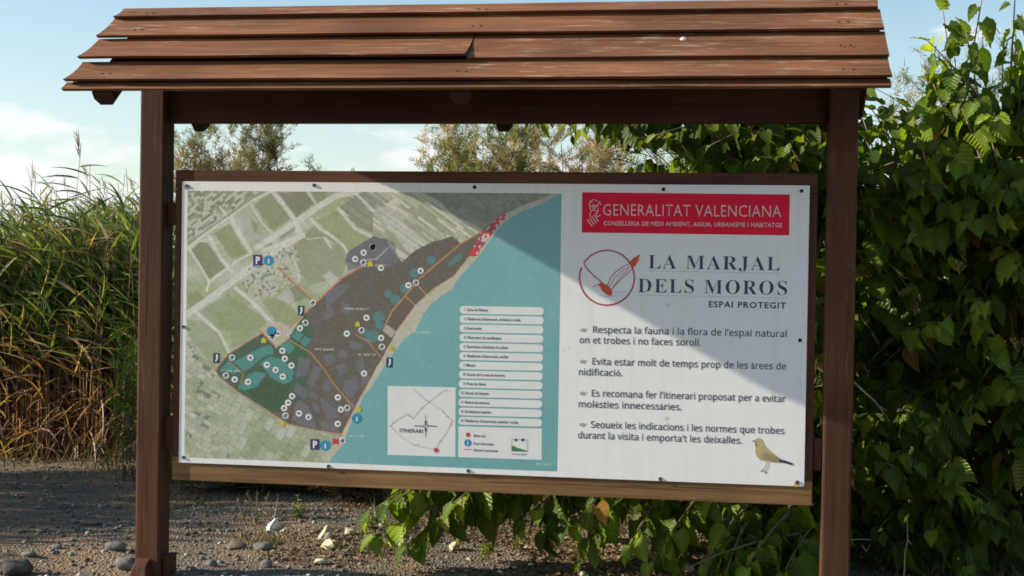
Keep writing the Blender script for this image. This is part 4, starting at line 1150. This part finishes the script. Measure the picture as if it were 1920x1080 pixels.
# =================================================================== FEATHERY SHRUBS
def tamarisk(base, h, w, label, ncl, cols, seed, up=.9, name='tamarisk', sl=(.05, .12), dens=46, tr=.022):
    ncl = int(ncl * 1.5)
    rnd = random.Random(seed); t = empty(name, base, label, 'shrub', 'feathery shrubs behind the board'); Vw, Fw = [], []
    ends = []
    for k in range(9):
        a = rnd.uniform(0, math.tau); r_ = w * .5 * rnd.uniform(.2, 1); hh = h * rnd.uniform(.72, 1.0) * (1 - .25 * (r_ / (w * .5)) ** 2)
        pts = [Vector((r_ * math.cos(a) * (i / 6) ** 1.3, r_ * math.sin(a) * (i / 6) ** 1.3, hh * i / 6)) + Vector((rnd.uniform(-1, 1), rnd.uniform(-1, 1), 0)) * .05 for i in range(7)]
        tube(pts, tr, .004, 5, Vw, Fw)
        for i in range(2, 7): ends.append((pts[i], pts[i] - pts[i - 1]))
    link('branches', mesh_from(Vw, Fw, True), M['bark'], t)
    V_, C_ = [], []
    cl = []
    for k in range(ncl):
        e, d = rnd.choice(ends); cl.append((e + Vector((rnd.gauss(0, w * .10), rnd.gauss(0, w * .10), rnd.gauss(.05, h * .06))), rnd.choice(cols)))
    for c, cc in cl:
        ax = Vector((rnd.uniform(-1, 1), rnd.uniform(-1, 1), rnd.uniform(.2, 1.6))).normalized(); br = rnd.uniform(.7, 1.3)
        ln = rnd.uniform(.18, .34)
        for j in range(dens):
            s = rnd.random(); p = c + ax * (s * ln) + Vector((rnd.gauss(0, .02), rnd.gauss(0, .02), rnd.gauss(0, .02)))
            d = (ax * rnd.uniform(.5, 1.2) + Vector((rnd.uniform(-1, 1), rnd.uniform(-1, 1), rnd.uniform(-.6, .8))) * up).normalized() * rnd.uniform(*sl)
            sd = d.cross(Vector((rnd.uniform(-1, 1), rnd.uniform(-1, 1), rnd.uniform(-1, 1)))).normalized() * rnd.uniform(.003, .0065)
            if p.z < .02: continue
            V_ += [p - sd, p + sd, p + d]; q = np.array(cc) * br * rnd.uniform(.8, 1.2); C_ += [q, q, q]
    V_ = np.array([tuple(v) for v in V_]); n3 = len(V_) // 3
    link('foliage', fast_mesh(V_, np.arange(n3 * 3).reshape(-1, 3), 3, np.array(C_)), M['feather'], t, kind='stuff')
    return t


OL = [(.15, .17, .06), (.19, .19, .08), (.11, .14, .045)]
PK = [(.33, .24, .16), (.28, .21, .13), (.25, .20, .11)]


def tam_at(xpx, ytop, Y, w, label, ncl, cols, seed, **k):
    p = at(xpx, ytop, Y); return tamarisk((p.x, p.y, 0), p.z, w, label, ncl, cols, seed, **k)


tam_at(382, 236, 12, 1.0, 'small feathery shrub with pinkish plumes seen just right of the left post', 420, OL + PK, 1)
tam_at(474, 232, 13, 1.15, 'round feathery olive shrub left of the gap above the board, second from the left post', 760, OL + OL + PK, 2)
tam_at(625, 286, 13, .8, 'low wispy green shrub barely rising over the top rail of the board', 90, [(.15, .19, .07)], 3)
tam_at(905, 205, 11, 1.5, 'feathery olive shrub behind the middle of the board, its left edge against the sky', 1000, OL + OL + PK, 4)
tam_at(1040, 228, 12.5, 1.6, 'grey pink flowering feathery shrub behind the board, right of its middle', 620, PK + [(.38, .36, .34), (.20, .20, .09)], 5)
tam_at(1160, 238, 11.5, 1.6, 'rusty brown flowering feathery shrub behind the board, half hidden by drooping leaves', 620, PK + [(.38, .24, .10)] + OL, 6)
tam_at(1290, 210, 10, 1.8, 'olive feathery shrub directly behind the sprawling broad-leaved tree', 420, OL + [(.12, .14, .05)], 7)
tam_at(1765, 105, 10.5, 1.5, 'tall thin feathery shrub with pale pink twigs above the right-hand tree', 260, PK + OL, 8, dens=20)
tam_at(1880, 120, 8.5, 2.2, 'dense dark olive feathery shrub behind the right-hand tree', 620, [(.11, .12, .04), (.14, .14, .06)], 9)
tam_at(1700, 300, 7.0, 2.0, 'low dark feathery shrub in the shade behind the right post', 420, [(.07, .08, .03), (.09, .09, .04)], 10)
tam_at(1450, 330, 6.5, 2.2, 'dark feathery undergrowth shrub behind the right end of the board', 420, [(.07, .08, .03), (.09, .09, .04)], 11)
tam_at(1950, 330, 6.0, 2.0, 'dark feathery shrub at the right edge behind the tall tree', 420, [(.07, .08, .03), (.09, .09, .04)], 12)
tam_at(430, 897, 2.9, 1.0, 'low dark green shrub on the ground beyond the lower left corner of the board', 150, [(.05, .08, .025), (.07, .09, .03), (.10, .07, .04)], 21, tr=.006)
tam_at(570, 893, 3.0, 1.0, 'low dark green shrub beyond the board, above the white broken stone', 150, [(.05, .08, .025), (.06, .08, .03)], 22, tr=.006)
tam_at(670, 900, 2.7, .8, 'low brownish shrub beyond the board, left of the drooping leaves', 140, [(.06, .08, .025), (.12, .08, .04)], 23, tr=.006)
# yellow green tuft just left of the left post
tam_at(243, 640, 3.1, .32, 'small bright green feathery plant touching the left post in front of the reeds', 34, [(.16, .26, .05), (.12, .20, .04)], 13, sl=(.03, .07), tr=.004)


# =================================================================== REEDS
def blade(V_, C_, p, d, ln, w, c, droop, rnd):
    """reed leaf: ribbon of quads, stiff at first, then bending"""
    n_ = 5; pts = []; q = Vector(p); v = Vector(d).normalized()
    sd = v.cross(Vector((0, 0, 1)));
    if sd.length < .1: sd = Vector((0, 1, 0))
    sd.normalize(); sd = Matrix.Rotation(rnd.uniform(-1.1, 1.1), 3, v) @ sd
    for i in range(n_ + 1):
        pts.append(q.copy()); q = q + v * (ln / n_); v = (v + Vector((-.06, 0, -droop / n_))).normalized()
    wd = [.45, 1, .95, .75, .45, .05]
    for i in range(n_):
        for pt, ww in ((pts[i], -wd[i]), (pts[i], wd[i]), (pts[i + 1], wd[i + 1]), (pts[i + 1], -wd[i + 1])):
            V_.append(tuple(pt + sd * (w * .5 * ww))); C_.append(c)


REED_G = [(.085, .135, .028), (.12, .175, .04), (.05, .085, .02), (.22, .26, .09), (.115, .145, .04)]
REED_D = [(.30, .18, .11), (.22, .13, .08), (.42, .31, .20), (.15, .09, .06)]


def reed_parts(base, h, rnd, nb, lean, wind=1.0, grow=.35):
    base = Vector(base); pts = [base + Vector((lean * (i / 6) ** 1.8 * h, rnd.uniform(-.01, .01), h * i / 6)) for i in range(7)]
    bl = []
    for k in range(nb):
        s = grow + (1 - grow) * (k + rnd.random()) / nb * .98; t = s * 6; i = min(int(t), 5); p = pts[i].lerp(pts[i + 1], t - i)
        side = -1 if rnd.random() < .5 + .38 * wind else 1
        d = Vector((side * rnd.uniform(.35, 1.0), rnd.uniform(-.5, .5), rnd.uniform(.2, 1.5)))
        bl.append((p, d, rnd.uniform(.24, .44) * (1.15 - .5 * (s - grow)), rnd.uniform(.016, .029), rnd.uniform(.2, 1.1)))
    return pts, bl


rnd = random.Random(11); V_, C_, St, Sf, SC = [], [], [], [], []
stems = []


def reed_h(x, y):
    xp, _ = to_px((x, y, 1.5))
    if y < .1: return 1.15
    if y < 3.6: return 1.2 + (min(y, 2.2) - .1) * .55
    h = np.interp(xp, [-600, 0, 60, 120, 240, 300, 700, 1700], [2.5, 2.12, 2.25, 2.2, 2.3, 2.1, 2.0, 1.9])
    return h


n_st = 0
for k in range(2900):
    if k < 1750:                                     # the bed behind, facing the camera
        y = 4.1 + 3.2 * rnd.random() ** 1.4; xa = at(-260, 500, y).x; xb = at(340, 500, y).x; x = rnd.uniform(xa, xb)
    elif k < 2150:
        y = rnd.uniform(6.0, 8.5); x = rnd.uniform(-3.0, 3.4)
    else:                                            # the bed's arm along the left, outside the frame
        y = rnd.uniform(-.6, 3.1); x = rnd.uniform(-5.0, -3.45)
        
    h = reed_h(x, y) * rnd.uniform(.70, 1.0) * (1.12 if rnd.random() < .06 else 1); lean = rnd.uniform(-.10, .12)
    pts, bl = reed_parts((x, y, -.02), h, rnd, rnd.randint(7, 12) if k < 1750 else 7, lean)
    b_ = len(St)
    dry = rnd.random() < .3
    tube(pts, .0055, .003, 3, St, Sf)
    for i in range(7):
        c = np.array(REED_D[rnd.randint(0, 3)]) * rnd.uniform(.8, 1.2) if i < 3 or dry else np.array(REED_G[rnd.randint(0, 4)])
        SC += [c] * 3
    for p, d, ln, w, dr in bl:
        hfrac = p.z / h
        dead = rnd.random() < (.9 if hfrac < .42 else .30 if hfrac < .62 else .12)
        c = np.array(rnd.choice(REED_D if dead else REED_G)) * rnd.uniform(.75, 1.3)
        blade(V_, C_, p, d, ln, w, c, dr, rnd)
    # dead straw low down
    for j in range(4):
        p = Vector((x + rnd.gauss(0, .08), y + rnd.gauss(0, .08), rnd.uniform(0, .55))); d = Vector((rnd.uniform(-.7, .7), rnd.uniform(-.5, .5), rnd.uniform(-.4, 1)))
        blade(V_, C_, p, d, rnd.uniform(.2, .5), .012, np.array(rnd.choice(REED_D)) * rnd.uniform(.7, 1.25), 1.4, rnd)
V_ = np.array(V_); n4 = len(V_) // 4
bedm = fast_mesh(V_, np.arange(n4 * 4).reshape(-1, 4), 4, np.array(C_)); bedm.materials.append(M['blade'])
link('reed_bed', bedm, None, kind='stuff', label='dense bed of tall green reeds with dry brown stalks at the left', cat='reeds')
link('reed_stalks', mesh_from(St, Sf, False, np.array(SC)), M['blade'], kind='stuff', label='thin upright stalks of the reed bed, dry and brown near the ground', cat='reeds')

# the reeds that stand out against the sky, one by one
tall = [(152, 318, 268, 5.2, 1, 'tallest reed, its thin plume rising highest against the sky'), (68, 395, 325, 4.8, 0, 'reed with a thin tip at the left, left of the tallest reed'), (92, 420, 372, 4.6, 0, 'short reed with blades streaming left, between the thin tipped reed and the tallest one'),
        (165, 380, 322, 5.4, 0, 'thin reed leaning just right of the tallest reed'), (202, 400, 352, 5.0, 0, 'reed with a bare tip midway between the tallest reed and the left post'),
        (252, 400, 342, 4.5, 0, 'reed right beside the left post with dark blades streaming left'), (215, 430, 392, 4.4, 0, 'low reed in front of the one midway to the left post'), (30, 440, 392, 4.4, 0, 'low reed near the left edge of the picture'),
        (128, 400, 350, 4.7, 0, 'leafy reed just left of and below the tallest plume'), (8, 410, 375, 5.0, 0, 'reed at the very left edge of the picture')]
for k, (xt, ym, yt, Y, plume, lab) in enumerate(tall):
    rnd = random.Random(100 + k); top = at(xt, yt, Y); base = Vector((top.x - .12, Y, 0)); h = top.z
    o = empty('common_reed', base, lab, 'reed', 'single reeds standing above the bed')
    pts = [Vector((.12 * (i / 6) ** 2, 0, h * i / 6)) for i in range(7)]
    v, f = tube(pts, .005, .0022, 5); link('stem', mesh_from(v, f, True, np.tile((.17, .17, .07), (len(v), 1))), M['blade'], o)
    for j in range(9):
        s = .60 + .355 * j / 8 if not plume else .62 + .30 * j / 8; t = s * 6; i = min(int(t), 5); p = pts[i].lerp(pts[i + 1], t - i)
        vv, cc = [], []; side = -1 if j % 4 else 1
        blade(vv, cc, (0, 0, 0), (side * 1.0, rnd.uniform(-.35, .35), rnd.uniform(.05, .55)), rnd.uniform(.34, .56) * (1.1 - .35 * (j / 8)), .022, np.array(rnd.choice(REED_G)) * rnd.uniform(.6, 1.0), rnd.uniform(.2, .7), rnd)
        lf = link('leaf', fast_mesh(np.array(vv), np.arange(len(vv)).reshape(-1, 4), 4, np.array(cc)), M['blade'], o); lf.location = p
    vv, cc = [], []
    for j in range(46 if plume else 14):
        s = rnd.random(); L_ = .30 if plume else .16
        p = Vector((-.01 - .03 * s, 0, h - L_ * .2 + s * L_ * .7 - L_ * .3)); p.x += .12 + rnd.gauss(0, .008)
        blade(vv, cc, p, (rnd.uniform(-.5, .25), rnd.uniform(-.2, .2), 1), rnd.uniform(.06, .12), .006, np.array((.30, .25, .18)) * rnd.uniform(.7, 1.1), .5, rnd)
    link('plume', fast_mesh(np.array(vv), np.arange(len(vv)).reshape(-1, 4), 4, np.array(cc)), M['blade'], o)

# =================================================================== GROUND COVER
rnd = random.Random(5)
# dry litter: small brown leaves and straw
lit = []
for k in range(17500):
    zone = rnd.random()
    if zone < .2: x, y = rnd.uniform(-5.5, 0), 3.9 + abs(rnd.gauss(0, .25))
    elif zone < .45: x, y = rnd.uniform(.3, 2.8), rnd.uniform(.4, 2.4)
    elif zone < .72: x, y = rnd.uniform(.2, 3.4), rnd.uniform(.5, 5.5)
    else: x, y = rnd.uniform(1.2, 7.5), rnd.uniform(-.1, 2.2)
    if noise.noise(Vector((x * 1.1, y * 1.1, 4))) < -.05: continue
    a = rnd.uniform(0, math.tau); s = rnd.uniform(.012, .035)
    c = np.array(rnd.choice([(.24, .16, .09), (.18, .11, .06), (.32, .25, .15), (.12, .08, .05)])) * rnd.uniform(.7, 1.2)
    lit.append((Vector((x, y, ground_h(x, y) + .004 + rnd.random() * .015)), Vector((math.cos(a), math.sin(a), rnd.uniform(-.3, .4))), Vector((rnd.uniform(-.6, .6), rnd.uniform(-.6, .6), 1)), s, c))
link('leaf_litter', joined_leaves(lit), M['litter'], kind='stuff', label='dry brown fallen leaves scattered over the earth under the plants', cat='leaf litter')

# thin grass and low weeds
V_, C_ = [], []
tufts = [(at(380, 930, 4.0), 260, 1.2, .28), (at(600, 930, 3.6), 260, 1.0, .26), (Vector((1.4, 3.2, 0)), 220, 1.0, .25), (Vector((.15, 1.1, 0)), 60, .25, .08), (Vector((.9, .9, 0)), 60, .25, .07), (Vector((4.6, 1.0, 0)), 260, .9, .16), (Vector((5.6, 1.2, 0)), 260, .8, .18), (Vector((2.0, 2.2, 0)), 260, 1.1, .22), (Vector((-.7, 2.2, 0)), 50, .35, .06), (Vector((1.5, 4.6, 0)), 500, 1.9, .45), (Vector((.4, 5.2, 0)), 400, 1.2, .45)]
for c0, n_, r_, hh in tufts:
    for k in range(n_):
        x, y = c0.x + rnd.gauss(0, r_ * .6), c0.y + rnd.gauss(0, r_ * .4)
        if y < .15: y = .15 + rnd.random() * .2
        c = np.array(rnd.choice([(.07, .10, .025), (.10, .13, .04), (.24, .18, .09), (.16, .13, .06)])) * rnd.uniform(.7, 1.2)
        for j in range(3):
            blade(V_, C_, (x + rnd.gauss(0, .01), y + rnd.gauss(0, .01), ground_h(x, y) - .005), (rnd.uniform(-.5, .5), rnd.uniform(-.5, .5), 1), hh * rnd.uniform(.5, 1.2), .006, c, rnd.uniform(.3, 1.4), rnd)
V_ = np.array(V_)
link('ground_grass', fast_mesh(V_, np.arange(len(V_)).reshape(-1, 4), 4, np.array(C_)), M['blade'], kind='stuff', label='sparse thin grass and straw growing on the earth behind the board', cat='grass')


# pebbles, too many to count
def rock_verts(seed, sub=1, rough=.35, flat_=.7):
    bm = bmesh.new(); bmesh.ops.create_icosphere(bm, subdivisions=sub, radius=1)
    for v in bm.verts:
        q = v.co.copy(); v.co *= 1 + rough * noise.noise(q * 1.3 + Vector((seed * 7.1, seed, 3))) + rough * .4 * noise.noise(q * 3.1 + Vector((seed, 2, seed)))
        v.co.z *= flat_
    vs = np.array([tuple(v.co) for v in bm.verts]); fs = np.array([[v.index for v in f.verts] for f in bm.faces]); bm.free(); return vs, fs


Vo, Fo, Co = [], [], []; b_ = 0
protos = [rock_verts(s, 1, .35, .6) for s in range(8)]
for k in range(15000):
    if k < 12500: x, y = rnd.uniform(-3.6, 3.2), -.5 + 4.9 * rnd.random() ** 1.2
    else: x, y = rnd.uniform(3.0, 7), rnd.uniform(-.5, 1.4)
    s = .004 + .020 * rnd.random() ** 5
    vs, fs = protos[rnd.randint(0, 7)]; a = rnd.uniform(0, math.tau); ca, sa = math.cos(a), math.sin(a)
    q = vs * s * np.array([1, rnd.uniform(.6, 1), 1]); q = np.stack([q[:, 0] * ca - q[:, 1] * sa + x, q[:, 0] * sa + q[:, 1] * ca + y, q[:, 2] + ground_h(x, y) + s * .15], 1)
    Vo.append(q); Fo.append(fs + b_); b_ += len(vs)
    c = np.array(rnd.choice([(.14, .13, .11), (.20, .185, .155), (.09, .08, .065), (.20, .145, .09), (.42, .39, .32), (.13, .12, .105), (.17, .12, .08)])) * rnd.uniform(.6, 1.15)
    Co.append(np.tile(c, (len(vs), 1)))
link('gravel', fast_mesh(np.concatenate(Vo), np.concatenate(Fo), 3, np.concatenate(Co), True), M['pebble'], kind='stuff', label='loose grey gravel and small pebbles covering the ground', cat='gravel')

# single stones: (px x, px y of its foot, width px, height px, material, label)
stones = [(513, 996, 34, 20, 'white', 'white broken stone standing on edge under the board, brightest on the ground'),
          (534, 1001, 20, 7, 'white', 'thin white chip lying at the foot of the upright white stone'),
          (608, 1016, 30, 22, 'cream', 'cream rounded stone under the board, upper one of the cream pair'),
          (616, 1034, 30, 17, 'cream', 'cream brown stone directly in front of the upper cream stone'),
          (655, 1008, 20, 12, 'cream', 'small cream stone right of the cream pair, beside the drooping leaves'),
          (440, 1029, 42, 12, 'brown', 'flat brown stone between the left post and the white stones'),
          (492, 1036, 36, 14, 'grey', 'grey rounded stone left of the cream pair'),
          (215, 1032, 38, 15, 'grey', 'pale grey cobble lying left of the left post, the upper of two'),
          (234, 1064, 44, 22, 'grey', 'large grey cobble touching the left post foot'),
          (168, 985, 34, 10, 'brown', 'flat dark brown stone far left on the shaded gravel'),
          (140, 978, 16, 7, 'grey', 'small pale stone beside the flat dark brown one'),
          (25, 1072, 60, 26, 'dark', 'dark stone in the lower left corner'),
          (52, 1044, 26, 10, 'grey', 'small grey stone above the dark corner stone'),
          (152, 1079, 26, 11, 'cream', 'pale pebble at the bottom edge left of the left post'),
          (394, 1065, 22, 10, 'grey', 'small grey stone right of the left post near the bottom edge'),
          (600, 1062, 34, 9, 'cream', 'long flat cream stone near the bottom edge below the cream pair'),
          (498, 1070, 22, 13, 'grey', 'grey stone at the bottom edge below the flat brown stone'),
          (398, 968, 16, 6, 'grey', 'tiny pale stone on the shaded gravel right of the left post'),
          (808, 1018, 16, 12, 'cream', 'small pinkish round stone behind the drooping leaves'),
          (850, 1032, 18, 16, 'cream', 'upright pale stone right of the drooping leaves'),
          (940, 1068, 12, 5, 'white', 'tiny white chip in front of the weeds under the board'),
          (997, 1057, 12, 5, 'white', 'tiny white chip below the leafy weed'),
          (1092, 1079, 18, 9, 'cream', 'pale pebble at the bottom edge under the low green weed'),
          (1505, 1079, 60, 12, 'grey', 'flat grey slab at the bottom edge just left of the right post'),
          (1290, 1079, 24, 16, 'cream', 'cream crumbly stone at the bottom edge beside the big dark leaves'),
          (75, 1000, 18, 7, 'grey', 'small grey stone on the shaded gravel at the left'),
          (105, 1030, 20, 8, 'grey', 'grey stone midway between the left edge and the left post')]
smat = {'white': M['whitestone'], 'cream': M['creamstone'], 'grey': M['greystone'], 'brown': M['brownstone'], 'dark': M['darkstone']}
for k, (x_, y_, w_, h_, mt, lab) in enumerate(stones):
    p = ground_at(x_, min(y_, 1090)); dist_ = (p - Vector(CAM)).length; sw_, sh_ = w_ * dist_ / F / 2, h_ * dist_ / F
    vs, fs = rock_verts(30 + k, 3, (.36 if mt in ('white', 'cream') else .28), 1)
    if mt in ('white', 'cream'):
        gr = np.random.default_rng(70 + k)
        for _ in range(9 if mt == 'white' else 6):
            nv_ = gr.normal(size=3); nv_ /= np.linalg.norm(nv_); lim = gr.uniform(.45, .8); ov = np.maximum(vs @ nv_ - lim, 0); vs = vs - ov[:, None] * nv_
        vs[:, :2] *= (1 - (.38 if h_ > 18 and mt == 'white' else .05) * np.clip(vs[:, 2:], 0, 1)) * 1.15; vs[:, 2] *= 1.15
    vs = vs * np.array([sw_, sw_ * .75, sh_ * .62])
    o = link('stone', mesh_from(vs, [tuple(f) for f in fs], mt in ('grey', 'brown', 'dark')), smat[mt], label=lab, cat='stone', group='single stones on the ground')
    o.location = (p.x, p.y + sw_ * .3, ground_h(p.x, p.y) + sh_ * .40); o.rotation_euler = (0, 0, rnd.uniform(-.3, .3))


# leafy weeds under the board
def weed(xpx, ypx, h, label, nl, ls, seed, stemmat='stem', colr=GREENS):
    rnd = random.Random(seed); b = ground_at(xpx, ypx); o = empty('weed', (b.x, b.y, 0), label, 'weed')
    Vw, Fw = [], []; sp = []
    for q in range(3):
        tip = Vector((rnd.uniform(-.3, .3) * h, rnd.uniform(-.2, .2) * h, h * rnd.uniform(.65, 1))); pts = [tip * (i / 5) + Vector((0, 0, .02 * math.sin(i))) for i in range(6)]
        tube(pts, .004, .0015, 4, Vw, Fw)
        for j in range(nl):
            t = .2 + .8 * j / nl; p = tip * t; a = rnd.uniform(0, math.tau)
            sp.append((p, Vector((math.cos(a), math.sin(a), rnd.uniform(-.2, .6))), Vector((0, 0, 1)), ls * rnd.uniform(.6, 1.1)))
    link('stem', mesh_from(Vw, Fw, True), M[stemmat], o)
    if ls > .03:
        for p, d, u, s in sp:
            l_ = link('leaf', random.choice(leafs[9:12] if rnd.random() < .5 else leafs), None, o); m_ = frame(d, u).to_4x4(); m_.translation = p; l_.matrix_local = m_ @ Matrix.Diagonal((s, s, s, 1))
    else:
        link('leaves', joined_leaves([(p, d, u, s, np.array(rnd.choice(colr)) * rnd.uniform(.9, 1.6)) for p, d, u, s in sp]), M['leaf'], o, kind='stuff')


weed(1040, 1058, .34, 'leafy green weed with several upright sprigs under the middle of the board', 9, .05, 1)
weed(975, 1040, .18, 'low green weed left of the upright leafy one', 7, .05, 2)
weed(1085, 1078, .10, 'small low weed at the bottom edge beside a pale pebble', 6, .045, 3)
weed(480, 985, .30, 'wispy yellow green weed behind the white broken stone', 16, .022, 4, colr=[(.20, .20, .06), (.14, .16, .05)])
weed(455, 980, .16, 'tiny yellowish weed left of the wispy one', 12, .02, 5, colr=[(.20, .20, .06), (.14, .16, .05)])
weed(860, 1030, .12, 'dry pale rosette weed beside the upright pale stone', 10, .028, 6, colr=[(.34, .28, .12), (.28, .26, .10)])
weed(1225, 1040, .30, 'thin weed with sunlit sprigs in the shade left of the big dark leaves', 7, .045, 7)
weed(1815, 1050, .28, 'bushy little weed in the shade at the lower right', 9, .05, 8)
weed(1890, 1060, .22, 'low weed at the lower right edge', 9, .045, 9)
weed(1650, 1070, .16, 'small weed at the foot of the right post', 8, .04, 10)


for k, (x_, y_, h_, lab) in enumerate(((700, 1000, .16, 'low green weed among dry litter left of the drooping leaves'), (1130, 1035, .22, 'broad green weed in the litter right of the leafy upright one'), (1165, 1068, .12, 'small sunlit weed at the bottom edge right of the pale pebble'),
                                       (915, 1048, .12, 'small weed behind the tiny white chip under the board'), (560, 975, .18, 'low dark green weed behind the cream stones'), (1420, 1030, .25, 'dark broad weed beside the big drooping leaves near the right post'))):
    weed(x_, y_, h_, lab, 9, .05, 40 + k)


# dead twigs
def twig(pts, r_, label):
    b = Vector(pts[0][0]); o = empty('dead_twig', b, label, 'twig', 'bare dead twigs')
    V1, F1 = [], []
    for pl in pts: tube([Vector(q) - b for q in pl], r_, r_ * .5, 5, V1, F1)
    link('wood', mesh_from(V1, F1, True), M['stem'], o)


twig([[at(1695, 1085, .3), at(1697, 1035, .3), at(1702, 1012, .3), at(1701, 965, .3)], [at(1702, 1012, .3), at(1709, 1022, .3)]], .004, 'bare pale twig standing upright in the shade right of the right post')
twig([[at(1590, 1013, .25), at(1610, 1011, .25), at(1635, 1012, .3)], [at(1616, 1022, .3), at(1624, 1034, .3), at(1632, 1020, .35)]], .0035, 'broken pale twig sticking out sideways behind the right post')
twig([[at(485, 955, 1.9), at(505, 966, 1.8), at(522, 972, 1.7)]], .007, 'pale curved dry twig above the white broken stone')
twig([[at(600, 979, 1.6), at(628, 986, 1.5)]], .004, 'thin straight pale twig lying beyond the cream stones')
twig([[at(1600, 715, .5), at(1640, 752, .5), at(1668, 790, .55)], [at(1648, 762, .5), at(1662, 770, .45)]], .006, 'grey bare twig slanting down just right of the right post')
